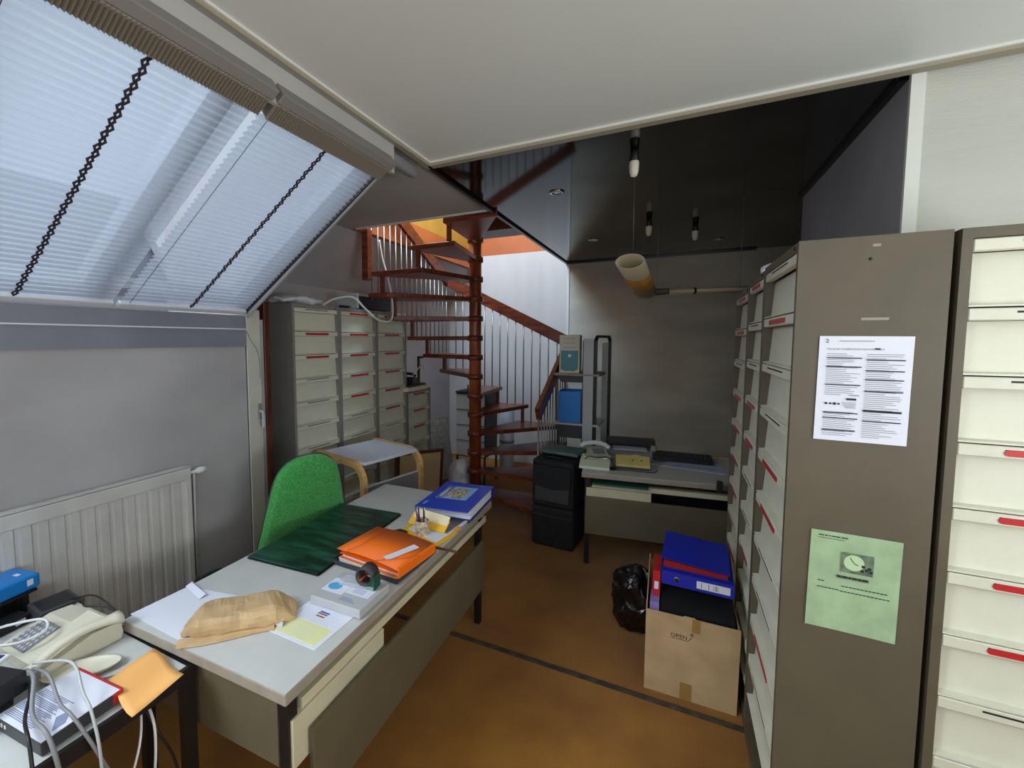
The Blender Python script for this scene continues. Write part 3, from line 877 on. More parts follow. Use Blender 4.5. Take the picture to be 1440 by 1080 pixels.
# dark green desk pad
t = thing('desk_pad', 'dark green leather desk pad lying in front of the green chair', 'desk pad', (-1.588, 1.683, Z), R(4.0))
b = NB(); rbox(b, -0.205, 0.205, -0.352, 0.352, 0.0, 0.006, 0.002); obj('base_board', b, 'black', t)
b = NB(); rbox(b, -0.204, 0.204, -0.351, 0.351, 0.009, 0.014, 0.002); obj('cover', b, 'blotter', t)
b = NB(); rbox(b, -0.198, 0.198, -0.342, 0.345, 0.006, 0.009, 0.001); obj('pages', b, 'ink_dark', t)

# stapler and pens beside the pad
t = thing('stapler', 'black stapler between the green desk pad and the pen cup', 'stapler', (-1.270, 1.800, Z), R(60))
b = NB(); rbox(b, -0.06, 0.06, -0.014, 0.014, 0.0, 0.010, 0.003); obj('base', b, 'black', t)
b = NB(); prism(b, [(-0.06, 0.022), (0.055, 0.014), (0.060, 0.022), (0.03, 0.036), (-0.05, 0.040)], -0.012, 0.012, axis='y'); obj('arm', b, 'black', t)
b = NB(); rbox(b, -0.056, 0.050, -0.008, 0.008, 0.012, 0.02, 0.002); obj('magazine', b, 'chrome', t)
for k, (x, y, r, m, lb) in enumerate(((-1.262, 1.905, 62, 'birch', 'natural wooden pencil behind the stapler'), (-1.235, 1.900, 50, 'charcoal', 'dark ballpoint pen behind the stapler'))):
    t = thing('pen', lb, 'pen', (x, y, Z + 0.004), R(r))
    b = NB(); tube(b, [(-0.065, 0, 0), (0.058, 0, 0)], 0.0036, 8, smooth=False); obj('barrel', b, m, t)
    b = NB(); lathe(b, [(0.0036, 0), (0.0005, 0.014)], 8, mx=Matrix.Translation((0.058, 0, 0)) @ Matrix.Rotation(R(90), 4, 'Y')); obj('tip', b, 'ink_dark', t)

# pen cup
t = thing('pen_cup', 'mottled stone pen cup holding dark pens', 'pen cup', (-1.150, 1.862, Z))
b = NB(); lathe(b, [(0.0, 0.0), (0.035, 0.0), (0.036, 0.003), (0.036, 0.092), (0.0335, 0.094), (0.031, 0.092), (0.031, 0.01), (0.0, 0.008)], 28, cap=False); obj('cup_body', b, 'cup', t)
for x, y, dx, dy, l, m, lb in ((-1.160, 1.856, -0.025, 0.0, 0.15, 'pen_purple', 'purple pen leaning left in the stone cup'), (-1.166, 1.868, -0.018, 0.012, 0.135, 'pen_purple', 'shorter purple pen in the stone cup'),
                               (-1.140, 1.862, -0.006, 0.010, 0.165, 'black', 'tall black pen in the stone cup'), (-1.138, 1.852, 0.012, -0.006, 0.11, 'black', 'short black pen at the right of the stone cup')):
    p = thing('pen', lb, 'pen', (x, y, Z + 0.010))
    b = NB(); tube(b, [(0, 0, 0), (dx, dy, l)], 0.0048, 8, smooth=False); obj('barrel', b, m, p)
    b = NB(); tube(b, [(dx * 0.93 + .004, dy * 0.93, l * 0.93), (dx * 0.6 + .006, dy * 0.6, l * 0.6)], 0.0015, 6, smooth=False); obj('clip', b, 'chrome', p)

# pile with the orange folder
t = thing('document_tray', 'black letter tray under the white papers and the orange folder', 'tray', (-1.195, 1.60, Z), R(-2))
b = NB(); rbox(b, -0.185, 0.185, -0.150, 0.155, 0.0, 0.006, 0.002)
for a in ((-0.185, 0.185, -0.152, -0.147), (-0.185, 0.185, 0.151, 0.156), (-0.187, -0.182, -0.15, 0.155), (0.182, 0.187, -0.15, 0.155)): box(b, a[0], a[1], a[2], a[3], 0.004, 0.022)
obj('tray_body', b, 'charcoal', t)
t = thing('paper_stack', 'stack of white papers between the black tray and the orange folder', 'papers', (-1.182, 1.592, Z + 0.0065), R(-4))
for k, (dx, dy, r, m) in enumerate(((0, 0, 0, 'paper'), (-0.008, 0.006, 1.5, 'paper'), (0.006, -0.004, -1.2, 'paper_cream'), (-0.004, 0.0, 0.8, 'paper'))):
    b = NB(); rbox(b, -0.165, 0.165, -0.128, 0.128, 0.0055 * k, 0.0055 * k + 0.005, 0.001, mx=Matrix.Translation((dx, dy, 0)) @ Matrix.Rotation(R(r), 4, 'Z')); obj('sheaf', b, m, t)
t = thing('elastic_folder', 'orange card folder with elastic straps, on top of the pile', 'folder', (-1.167, 1.586, Z + 0.030), R(-5.5))
b = NB()
prism(b, [(-0.175, 0.0), (0.175, 0.0), (0.178, 0.004), (0.178, 0.040), (0.170, 0.045), (0.172, 0.020), (0.16, 0.004), (-0.175, 0.003)], -0.13, 0.13, axis='y'); obj('back_cover', b, 'orange', t)
b = NB(); rbox(b, -0.160, 0.165, -0.122, 0.122, 0.005, 0.020, 0.002); obj('contents', b, 'paper', t)
b = NB(); quad(b, [(-0.17, -0.133, 0.022), (0.172, -0.133, 0.022), (0.172, 0.13, 0.026), (-0.17, 0.13, 0.020)]); o = obj('inner_flap', b, 'orange', t); o.modifiers.new('s', 'SOLIDIFY').thickness = 0.001
b = NB()
n = 10; pv = None
for i in range(n + 1):
    u = i / n; x = -0.185 + 0.362 * u; z = 0.036 + 0.012 * math.sin(PI * u) + (0.004 if u < .1 else 0)
    cur = [b.verts.new((x, -0.134, z)), b.verts.new((x, 0.134, z + 0.003))]
    if pv: b.faces.new([pv[0], cur[0], cur[1], pv[1]]).smooth = True
    pv = cur
o = obj('front_cover', b, 'orange', t); o.modifiers.new('s', 'SOLIDIFY').thickness = 0.0012
b = NB()
for i in range(6):
    u0 = 0.62 + 0.045 * i
box(b, -0.018, 0.018, -0.085, 0.085, 0.0, 0.0008, mx=Matrix.Translation((0.100, -0.02, 0.0478)) @ Matrix.Rotation(R(3.8), 4, 'Y') @ Matrix.Rotation(R(-14), 4, 'Z')); obj('label_strip', b, 'paper', t)
b = NB()
tube(b, [(-0.12, -0.136, 0.022), (-0.115, -0.136, 0.047), (-0.100, -0.05, 0.049), (-0.12, 0.134, 0.047)], 0.0012, 5)
tube(b, [(0.02, -0.136, 0.030), (0.06, -0.134, 0.0505), (0.14, -0.06, 0.0475), (0.178, 0.0, 0.044)], 0.0012, 5)
obj('elastic', b, 'orange_dk', t)

# brown stick poking out over the desk edge
b = NB(); tube(b, [(-0.10, 0, 0), (0.045, 0.004, 0.0)], 0.006, 8, smooth=False)
tag(obj('wooden_stick', b, 'wood_dark', None, (-0.955, 1.785, Z + 0.0065)), 'brown wooden stick poking over the aisle edge of the desk', 'stick')

# yellow pile behind the pen cup
loose('card_folder', 'yellow card folder, lowest of the pile behind the pen cup', 'folder', [(-1.262, 1.832), (-1.035, 1.765), (-1.010, 1.985), (-1.235, 2.03)], Z, 0.010, 'yellow')
loose('card_folder', 'yellow card folder with a white letter lying on it, behind the pen cup', 'folder', [(-1.272, 1.868), (-1.030, 1.780), (-1.008, 2.02), (-1.28, 2.03)], Z + 0.0105, 0.010, 'yellow')
o = loose('letter', 'white letter lying on the yellow folders right behind the pen cup', 'paper', [(-1.245, 1.875), (-1.035, 1.800), (-1.015, 1.965), (-1.235, 1.985)], Z + 0.021, 0.002, 'paper')
t = thing('open_folder', 'yellow-orange folder holding cream sheets, propped against the blue binder', 'folder', (-1.145, 1.968, Z + 0.0235), R(-7))
b = NB(); quad(b, [(-0.13, -0.055, 0.002), (0.11, -0.055, 0.002), (0.11, 0.0, 0.045), (-0.13, 0.0, 0.048)]); o = obj('folder_front', b, 'yellow', t); o.modifiers.new('s', 'SOLIDIFY').thickness = 0.002
b = NB(); quad(b, [(-0.115, -0.022, 0.028), (0.105, -0.022, 0.026), (0.105, 0.012, 0.062), (-0.120, 0.012, 0.066)]); o = obj('sheet', b, 'paper_cream', t); o.modifiers.new('s', 'SOLIDIFY').thickness = 0.006
# books next to it on the aisle side
t = thing('book', 'grey paperback lying at the aisle edge under the blue binder', 'book', (-1.055, 2.07, Z), R(-4), 'books under the blue binder')
b = NB(); rbox(b, -0.035, 0.035, -0.16, 0.10, 0.002, 0.026, 0.002); obj('pages', b, 'paper', t)
b = NB(); box(b, -0.037, 0.037, -0.162, 0.102, 0.026, 0.029); box(b, -0.037, 0.037, -0.162, 0.102, 0, 0.002); obj('cover', b, 'midgrey', t)
# lower blue binder and the top one with the castle picture
t = thing('ring_binder', 'dark blue binder lying under the picture-covered binder at the far end of the desk', 'binder', (-1.155, 2.26, Z), R(3), 'blue binders on the desk')
b = NB(); rbox(b, -0.14, 0.14, -0.15, 0.16, 0.0, 0.003, 0.001); rbox(b, -0.14, 0.14, -0.15, 0.16, 0.040, 0.043, 0.001); rbox(b, 0.137, 0.140, -0.15, 0.16, 0.0, 0.043, 0.001); obj('cover', b, 'blue_dark', t)
b = NB(); rbox(b, -0.13, 0.132, -0.14, 0.15, 0.004, 0.034, 0.002); obj('sheets', b, 'paper', t)
t = thing('ring_binder', 'bright blue binder with a castle picture on its cover, at the desk end', 'binder', (-1.130, 2.205, Z + 0.0435), R(4), 'blue binders on the desk')
mxb = Matrix.Rotation(R(-1.5), 4, 'Y')
b = NB(); rbox(b, -0.155, 0.160, -0.215, 0.225, 0.062, 0.066, 0.001, mx=mxb); obj('front_cover', b, 'blue', t)
b = NB(); rbox(b, -0.15, 0.160, -0.16, 0.215, 0.001, 0.004, 0.001); rbox(b, -0.155, 0.160, 0.222, 0.226, 0.001, 0.066, 0.001); obj('back_cover', b, 'blue_dark', t)
b = NB()
for k in range(5): rbox(b, -0.145 + 0.002 * k, 0.146 + 0.002 * (k % 2), -0.15, 0.21, 0.005 + 0.010 * k, 0.013 + 0.010 * k, 0.001)
obj('sheets', b, 'paper', t)
b = NB(); box(b, -0.105, 0.085, -0.055, 0.155, 0.0662, 0.0668, mx=mxb); pic = obj('picture', b, 'sky_print', t)
b = NB(); box(b, -0.105, -0.060, -0.053, 0.153, 0.0670, 0.0674, mx=mxb); obj('title_band', b, 'grey_print', pic)
b = NB(); prism(b, [(-0.052, -0.035), (0.025, -0.045), (0.055, -0.02), (0.062, 0.04), (0.04, 0.08), (0.048, 0.12), (-0.01, 0.135), (-0.05, 0.11)], 0.0670, 0.0676, mx=mxb); obj('castle_print', b, 'stone_print', pic)
b = NB(); box(b, -0.09, -0.083, -0.03, 0.12, 0.0676, 0.068, mx=mxb); box(b, -0.075, -0.071, -0.04, 0.06, 0.0676, 0.068, mx=mxb); obj('title_print', b, 'paper', pic)
b = NB(); box(b, -0.130, -0.118, -0.17, -0.12, 0.0662, 0.0668, mx=mxb); box(b, -0.118, -0.116, -0.19, -0.11, 0.0662, 0.0668, mx=mxb); obj('corner_label', b, 'stamp_blue', t)
b = NB(); tube(b, [(-0.02, 0.19, 0.066), (-0.02, 0.20, 0.072), (-0.02, 0.21, 0.066)], 0.002, 6); tube(b, [(0.06, 0.19, 0.066), (0.06, 0.20, 0.072), (0.06, 0.21, 0.066)], 0.002, 6); obj('ring', b, 'chrome', t)

# ------------------------------------------------------------------ side table with telephone and cables
t = thing('side_table', 'low grey-topped side table with black steel frame at the lower left', 'table', (-1.85, 0.42, 0), 0)
b = NB(); box(b, -0.43, 0.435, -0.42, 0.40, ST - 0.008, ST); obj('tabletop', b, 'desk_top', t)
b = NB()
for a in ((-0.45, 0.45, -0.44, -0.42), (-0.45, 0.45, 0.40, 0.42), (-0.45, -0.43, -0.42, 0.40), (0.435, 0.45, -0.42, 0.40)): box(b, a[0], a[1], a[2], a[3], ST - 0.045, ST + 0.002)
obj('frame', b, 'black_metal', t)
b = NB(); box(b, -0.43, 0.435, -0.42, 0.40, ST - 0.02, ST - 0.0085); obj('underside', b, 'black_metal', t)
for sx in (-1, 1):
    for sy in (-1, 1):
        b = NB(); box(b, sx * 0.43 - 0.018, sx * 0.43 + 0.018, sy * 0.40 - 0.018, sy * 0.40 + 0.018, 0.0, ST - 0.045); obj('leg', b, 'black_metal', t)

ZS = ST + 0.0025
# apricot note hanging over the edge
t = thing('note_sheet', 'curled apricot paper note overhanging the side table corner', 'paper', (-1.462, 0.715, ZS), R(-4))
b = NB(); g = []
for i in range(9):
    u = i / 8; col_ = []
    for j in range(9):
        v = j / 8
        x = (u - 0.5) * 0.185 + 0.02 * (1 - v); yv = (v - 0.5) * 0.150 + 0.006 * math.sin(u * 6)
        z = 0.022 + 0.010 * math.sin(u * 5 + v * 2) - 0.012 * (u > 0.75) * (u - 0.75) * 4
        col_.append(b.verts.new((x, yv, z)))
    g.append(col_)
for i in range(8):
    for j in range(8): b.faces.new([g[i][j], g[i + 1][j], g[i + 1][j + 1], g[i][j + 1]]).smooth = True
o = obj('sheet', b, 'note', t); o.modifiers.new('s', 'SOLIDIFY').thickness = 0.0008

# switch box with printed white sheet and red end
t = thing('network_box', 'flat black box topped by a printed white sheet, red trim at its end', 'box', (-1.540, 0.515, ZS), R(4))
b = NB(); rbox(b, -0.115, 0.105, -0.060, 0.128, 0.0, 0.036, 0.003); obj('case', b, 'charcoal', t)
b = NB(); rbox(b, -0.113, 0.106, 0.126, 0.133, 0.002, 0.039, 0.002); rbox(b, 0.100, 0.1065, 0.105, 0.130, 0.002, 0.037, 0.002); obj('end_trim', b, 'red', t)
b = NB(); box(b, -0.112, 0.103, -0.058, 0.125, 0.036, 0.0375); obj('cover_sheet', b, 'paper', t)
b = NB(); rr = random.Random(5)
for blk in range(4):
    for k in range(5):
        y0 = -0.045 + blk * 0.024 + k * 0.0042
        box(b, -0.105, 0.030 + rr.uniform(-0.02, 0.01), y0, y0 + 0.0022, 0.0375, 0.0379)
prism(b, [(0.045, 0.0), (0.090, -0.03), (0.090, 0.0), (0.055, 0.03)], 0.0375, 0.0378)
obj('text_print', b, mat('grey_blue_print', (140, 146, 178), 0.8), t)
b = NB(); box(b, -0.085, -0.078, -0.0612, -0.060, 0.018, 0.028); box(b, -0.068, -0.061, -0.0612, -0.060, 0.018, 0.028); obj('indicator', b, 'white_plastic', t)

# telephone
t = thing('desk_telephone', 'large cream desk telephone with keypad and curved handset on the side table', 'telephone', (-1.880, 0.685, ZS), R(2))
b = NB(); prism(b, [(-0.110, 0.0), (0.110, 0.0), (0.118, 0.020), (0.112, 0.062), (0.03, 0.070), (-0.110, 0.034)], -0.155, 0.125, axis='x'); 
obj('phone_body', b, 'cream_plastic', t)
kp = NB()
SL = Matrix.Translation((0, -0.11, 0.0345)) @ Matrix.Rotation(R(14.5), 4, 'X')
rbox(kp, -0.135, -0.025, 0.015, 0.120, 0.0, 0.002, 0.001, mx=SL); kpo = obj('keypad', kp, 'midgrey', t)
b = NB(); rbox(b, -0.006, 0.006, -0.0045, 0.0045, 0, 0.003, 0.001, 1); bmesh.ops.recalc_face_normals(b, faces=b.faces[:])
kme = bpy.data.meshes.new('key'); b.to_mesh(kme); b.free(); kme.materials.append(M['lightgrey'])
for i in range(6):
    for j in range(6):
        p = SL @ Vector((-0.124 + i * 0.0175, 0.025 + j * 0.016, 0.0022)); inst('key', kme, kpo, p, (R(14.5), 0, 0))
b = NB(); rbox(b, -0.015, 0.085, 0.03, 0.20, 0.0, 0.0015, 0.001, mx=SL); obj('cover_panel', b, 'cream_plastic', t)
# handset: arched bar with two wider ends
b = NB(); pth = []
for i in range(15):
    u = i / 14; pth.append((0.125 - 0.02 * math.sin(PI * u), -0.165 + 0.275 * u, 0.040 + 0.040 * u + 0.024 * math.sin(PI * u)))
rings = []
for i, p in enumerate(pth):
    u = i / 14; ww = 0.020 + 0.011 * (abs(2 * u - 1) ** 4); hh = 0.013 + 0.010 * (abs(2 * u - 1) ** 6)
    d = Vector((0.0, 1, 0)).normalized(); s = Vector((-d.y, d.x, 0)); ring = []
    for k in range(12):
        a = 2 * PI * k / 12; ring.append(b.verts.new(Vector(p) + s * ww * math.cos(a) + Vector((0, 0, 1)) * hh * math.sin(a)))
    rings.append(ring)
for r0, r1 in zip(rings, rings[1:]):
    for k in range(12): b.faces.new([r0[k], r0[(k + 1) % 12], r1[(k + 1) % 12], r1[k]]).smooth = True
b.faces.new(rings[0][::-1]); b.faces.new(rings[-1])
obj('handset', b, 'cream_plastic', t)
# oval dish next to it
t = thing('oval_dish', 'flat oval cream dish in front of the telephone handset', 'dish', (-1.685, 0.655, ZS), R(50))
b = NB(); lathe(b, [(0.0, 0.004), (0.045, 0.005), (0.056, 0.014), (0.060, 0.018), (0.058, 0.013), (0.048, 0.001), (0.0, 0.0)], 32, mx=Matrix.Diagonal((1.75, 0.80, 1, 1)), cap=False); obj('dish_body', b, 'cream_plastic', t)

# black box with a white-rimmed handheld on the left
t = thing('modem', 'black box at the left edge carrying grey cables', 'modem', (-1.80, 0.44, ZS), R(16))
b = NB(); rbox(b, -0.24, 0.14, -0.09, 0.05, 0.045, 0.105, 0.004); obj('case', b, 'black', t)
b = NB(); rbox(b, -0.22, 0.10, -0.08, 0.04, 0.0, 0.044, 0.004); obj('lower_case', b, 'charcoal', t)
t = thing('handheld', 'small white-rimmed grey handset lying on the black box at the left edge', 'handset', (-1.83, 0.455, ZS + 0.106), R(30))
b = NB(); rbox(b, -0.11, 0.075, -0.04, 0.045, 0.0, 0.012, 0.010, 3); obj('rim', b, 'white_plastic', t)
b = NB(); rbox(b, -0.098, 0.063, -0.030, 0.035, 0.0115, 0.014, 0.004); obj('face', b, 'blue_dark', t)

# power supply, thick blue book, black tray below it
t = thing('power_supply', 'charcoal power brick behind the cream telephone', 'power supply', (-2.150, 0.765, ZS), R(-4))
b = NB(); rbox(b, -0.065, 0.065, -0.062, 0.062, 0.0, 0.052, 0.004); obj('case', b, 'charcoal', t)
b = NB(); rbox(b, -0.05, 0.05, -0.05, 0.05, 0.052, 0.053, 0.0004); obj('top_plate', b, 'black', t)
t = thing('document_tray', 'black plastic tray under the thick blue book by the radiator', 'tray', (-2.30, 0.62, ZS), R(12))
b = NB()
rbox(b, -0.07, 0.07, -0.16, 0.12, 0.0, 0.012, 0.002)
for sy in (-0.13, 0.09): rbox(b, -0.06, 0.06, sy - 0.01, sy + 0.01, 0.01, 0.078, 0.002)
rbox(b, -0.07, 0.075, -0.16, 0.12, 0.076, 0.086, 0.002); obj('tray_body', b, 'black', t)
t = thing('thick_book', 'thick bright blue book with white stickers by the radiator', 'book', (-2.295, 0.605, ZS + 0.0865), R(12))
b = NB(); rbox(b, -0.070, 0.070, -0.17, 0.15, 0.0, 0.058, 0.010, 3); obj('cover', b, 'azure_book', t)
b = NB(); box(b, 0.0695, 0.0705, 0.105, 0.125, 0.020, 0.044); box(b, 0.0, 0.025, 0.10, 0.115, 0.0575, 0.0585); box(b, -0.02, 0.04, -0.14, -0.07, 0.0575, 0.0585); box(b, 0.0695, 0.0705, 0.0, 0.006, 0.018, 0.036); obj('sticker', b, 'paper', t)
b = NB()
for k in range(5): box(b, 0.0695, 0.0704, -0.05 - 0.012 * k, -0.043 - 0.012 * k, 0.022, 0.030)
obj('title_print', b, 'stamp_blue', t)
t = flat('battery_pack', 'small black box with a white sticker in front of the blue book', 'box', -2.195, 0.640, ZS, 0.07, 0.11, 0.036, 10, 'black', r=0.004, part='case')
b = NB(); box(b, 0.035, 0.0356, 0.01, 0.04, 0.01, 0.028); obj('sticker', b, 'paper', t)

# cables
def cable(label, pts, r, m):
    b = NB(); tube(b, pts, r, 7)
    return tag(obj('cable', b, m), label, 'cable')


cable('thick grey cable falling from the black box over the printed white sheet', [(-1.70, 0.53, 0.775), (-1.62, 0.52, 0.79), (-1.52, 0.48, 0.748), (-1.42, 0.475, 0.735), (-1.375, 0.48, 0.62), (-1.37, 0.50, 0.3), (-1.40, 0.55, 0.02)], 0.0055, 'midgrey')
cable('grey cable arching over the sheet towards the table edge', [(-1.70, 0.545, 0.77), (-1.60, 0.545, 0.785), (-1.50, 0.53, 0.75), (-1.42, 0.53, 0.735), (-1.37, 0.56, 0.62), (-1.37, 0.62, 0.40), (-1.38, 0.68, 0.01)], 0.0045, 'midgrey')
cable('pale grey cable arching highest over the printed sheet', [(-1.71, 0.55, 0.78), (-1.58, 0.59, 0.80), (-1.47, 0.57, 0.762), (-1.40, 0.56, 0.73), (-1.355, 0.555, 0.6), (-1.36, 0.55, 0.25), (-1.36, 0.52, 0.01)], 0.004, 'lightgrey')
cable('black cable crossing the middle of the printed sheet', [(-1.72, 0.54, 0.74), (-1.62, 0.51, 0.745), (-1.52, 0.465, 0.745), (-1.42, 0.44, 0.725), (-1.375, 0.43, 0.5), (-1.42, 0.44, 0.02)], 0.0045, 'black')
cable('white cable hanging below the apricot note', [(-1.45, 0.70, 0.630), (-1.385, 0.66, 0.56), (-1.375, 0.60, 0.42), (-1.40, 0.52, 0.25), (-1.45, 0.45, 0.05)], 0.0035, 'white_plastic')
cable('lilac-white cable hanging straight below the apricot note', [(-1.45, 0.715, 0.630), (-1.38, 0.70, 0.57), (-1.37, 0.68, 0.40), (-1.37, 0.62, 0.2), (-1.40, 0.55, 0.01)], 0.004, 'white_plastic')
cable('black cable hanging nearest the desk end below the note', [(-1.455, 0.705, 0.630), (-1.385, 0.71, 0.56), (-1.37, 0.75, 0.42), (-1.365, 0.76, 0.2), (-1.37, 0.77, 0.01)], 0.004, 'black')
cable('thin grey cable on the table running under the apricot note', [(-1.66, 0.62, 0.687), (-1.60, 0.66, 0.686), (-1.54, 0.73, 0.686), (-1.48, 0.75, 0.687)], 0.0025, 'midgrey')
cable('white cable looping over the telephone keypad', [(-2.15, 0.58, 0.72), (-2.05, 0.60, 0.765), (-1.95, 0.66, 0.782), (-1.88, 0.64, 0.775), (-1.89, 0.575, 0.77), (-1.95, 0.52, 0.775), (-2.05, 0.49, 0.76)], 0.0045, 'white_plastic')
cable('black cable crossing the back of the telephone', [(-2.08, 0.75, 0.70), (-2.00, 0.79, 0.77), (-1.93, 0.77, 0.772), (-1.85, 0.81, 0.765), (-1.75, 0.84, 0.70)], 0.004, 'black')
cable('thin black cable from the power brick down to the telephone', [(-2.10, 0.80, 0.735), (-2.0, 0.83, 0.76), (-1.88, 0.84, 0.73), (-1.72, 0.835, 0.69)], 0.003, 'black')

# black bag on the floor between radiator and desk
t = thing('black_bag', 'black bag slumped on the floor between radiator and green chair', 'bag', (-2.16, 1.36, 0))
b = NB(); bmesh.ops.create_icosphere(b, subdivisions=3, radius=1.0)
for v in b.verts: v.co = Vector((v.co.x * 0.16, v.co.y * 0.24, (v.co.z + 1) * 0.235))
crumple(b, 0.03, 6, 3.0)
for v in b.verts: v.co.z = max(v.co.z, 0.0)
obj('bag_body', b, 'black_soft', t, smooth=True)
b = NB(); tube(b, [(0.0, -0.15, 0.40), (0.02, -0.10, 0.52), (0.02, 0.08, 0.53), (0, 0.15, 0.42)], 0.010, 8); obj('strap', b, 'black_soft', t)

# ------------------------------------------------------------------ green chair
t = thing('office_chair', 'green wool office chair tucked behind the desk', 'chair', (-2.01, 1.87, 0), R(72))


def cushion(w0, w1, h, th, n=24, rad=0.16):
    """rounded trapezoid pad in xz, thickness along y"""
    b = NB(); out = []
    cs = [(-w0 / 2, 0, 0.07), (w0 / 2, 0, 0.07), (w1 / 2, h, rad), (-w1 / 2, h, rad)]
    for i, (x, z, r) in enumerate(cs):
        px_, pz_ = cs[i - 1][:2]; nx_, nz_ = cs[(i + 1) % 4][:2]
        a = (Vector((px_, pz_)) - Vector((x, z))).normalized(); c = (Vector((nx_, nz_)) - Vector((x, z))).normalized()
        p0 = Vector((x, z)) + a * r; p1 = Vector((x, z)) + c * r
        for k in range(9):
            s = k / 8; out.append((1 - s) ** 2 * p0 + 2 * s * (1 - s) * Vector((x, z)) + s * s * p1)
    c0 = Vector((0, h * 0.5)); layers = []
    for (sc, yy) in ((0.90, -th / 2 - 0.004), (0.96, -th / 2 + 0.006), (1.0, -th * 0.15), (1.0, th * 0.2), (0.96, th / 2 - 0.006), (0.9, th / 2)):
        layers.append([b.verts.new((c0.x + (p.x - c0.x) * sc, yy, c0.y + (p.y - c0.y) * sc)) for p in out])
    m = len(out)
    for a, c in zip(layers, layers[1:]):
        for k in range(m): b.faces.new([a[k], a[(k + 1) % m], c[(k + 1) % m], c[k]])
    b.faces.new(layers[0][::-1]); b.faces.new(layers[-1])
    return b, [Vector((p.x, 0, p.y)) for p in out]


bm_, outl = cushion(0.57, 0.34, 0.555, 0.075)
mxb = Matrix.Translation((0, -0.02, 0.53)) @ Matrix.Rotation(R(9), 4, 'X')
for v in bm_.verts:
    v.co.y -= 0.0
    v.co = mxb @ (v.co + Vector((0, -0.25 * (v.co.x ** 2), 0)))
obj('backrest', bm_, 'green_fabric', t, smooth=True)
b = NB(); pts = [mxb @ (p * 1.0 + Vector((0, 0.012 - 0.25 * p.x ** 2, 0))) for p in outl]; tube(b, pts + [pts[0]], 0.005, 6, smooth=False); obj('piping', b, 'green_pipe', t)
bm_, outl = cushion(0.46, 0.44, 0.42, 0.07, rad=0.08)
mxs = Matrix.Translation((0, -0.02, 0.44)) @ Matrix.Rotation(R(90), 4, 'X')
for v in bm_.verts: v.co = mxs @ v.co
obj('seat', bm_, 'green_fabric', t, smooth=True)
b = NB(); rbox(b, -0.03, 0.03, 0.0, 0.012, 0.36, 0.72, 0.004, mx=Matrix.Translation((0, 0.05, 0)) @ Matrix.Rotation(R(-6), 4, 'X')); obj('back_bar', b, 'black_metal', t)
b = NB(); lathe(b, [(0.026, 0.10), (0.026, 0.28), (0.018, 0.281), (0.018, 0.41)], 16, mx=Matrix.Translation((0, -0.22, 0))); obj('column', b, 'black_metal', t)
for k in range(5):
    a = R(72 * k + 10)
    mx = Matrix.Translation((0, -0.22, 0)) @ Matrix.Rotation(a, 4, 'Z')
    b = NB(); prism(b, [(0.0, 0.08), (0.22, 0.055), (0.22, 0.075), (0.0, 0.12)], -0.018, 0.018, mx=mx, axis='y'); lg = obj('foot', b, 'black_metal', t)
    b = NB(); lathe(b, [(0.0, -0.012), (0.025, -0.012), (0.025, 0.012), (0, 0.012)], 14, mx=mx @ Matrix.Translation((0.21, 0, 0.0255)) @ Matrix.Rotation(R(90), 4, 'X'), cap=False); obj('castor', b, 'black', lg)

# ------------------------------------------------------------------ bentwood trolley
t = thing('bentwood_table', 'small white-topped table on bent birch legs in front of the left cabinets', 'table', (-2.145, 2.715, 0), R(-14))
HT = 0.88
b = NB(); rbox(b, -0.275, 0.26, -0.255, 0.255, HT - 0.022, HT, 0.003); obj('tabletop', b, 'white_lam', t)
for sy in (-1, 1):
    b = NB(); path = [(-0.31, 0, HT - 0.018), (-0.2, 0, HT - 0.018), (0.14, 0, HT - 0.018)]
    for k in range(1, 9): a = R(90 - 90 * k / 8); path.append((0.14 + 0.13 * math.cos(a), 0, HT - 0.148 + 0.13 * math.sin(a)))
    path += [(0.27, 0, 0.5), (0.27, 0, 0.16)]
    for k in range(1, 9): a = R(-90 * k / 8); path.append((0.14 + 0.13 * math.cos(a), 0, 0.155 + 0.13 * math.sin(a)))
    path += [(-0.05, 0, 0.025), (-0.31, 0, 0.025)]
    sweep(b, [(p[0], sy * 0.275, p[2]) for p in path], 0.018, 0.022, (0, 1, 0)); obj('bent_leg', b, 'birch', t)
    b = NB()
    for x in (-0.24, 0.02): lathe(b, [(0.005, 0), (0.005, 0.001), (0, 0.001)], 10, mx=Matrix.Translation((x, sy * 0.2935, HT - 0.018)) @ Matrix.Rotation(R(90 * sy * -1 if sy > 0 else 90), 4, 'X'), cap=False)
    obj('screw', b, 'slot', t)
b = NB(); box(b, 0.255, 0.27, -0.256, 0.256, 0.38, 0.70); obj('side_panel', b, 'midgrey', t)
b = NB(); box(b, 0.253, 0.272, -0.256, 0.256, 0.70, 0.708); obj('panel_edge', b, 'white_lam', t)

# ------------------------------------------------------------------ things on the left cabinets
t = thing('plastic_bag', 'crumpled white plastic bag on the cabinet nearest the skylight', 'plastic bag', (-2.72, 2.56, 2.0265))
b = NB(); bmesh.ops.create_icosphere(b, subdivisions=4, radius=1.0)
for v in b.verts: v.co = Vector((v.co.x * 0.14, v.co.y * 0.24, (v.co.z + 1) * 0.035))
crumple(b, 0.022, 9, 2.0); crumple(b, 0.008, 30, 4.0)
for v in b.verts: v.co.z = max(v.co.z, 0.0)
obj('bag_body', b, 'plastic_bag', t)
t = thing('computer_case', 'desktop computer case, pale front and black side, on top of the left cabinets', 'computer', (-2.75, 3.36, 2.0265), R(4))
b = NB(); rbox(b, -0.13, 0.115, -0.20, 0.36, 0.012, 0.125, 0.003); obj('case', b, 'black', t)
b = NB(); rbox(b, -0.135, 0.12, -0.22, -0.20, 0.008, 0.145, 0.004); obj('front_panel', b, 'lightgrey', t)
b = NB()
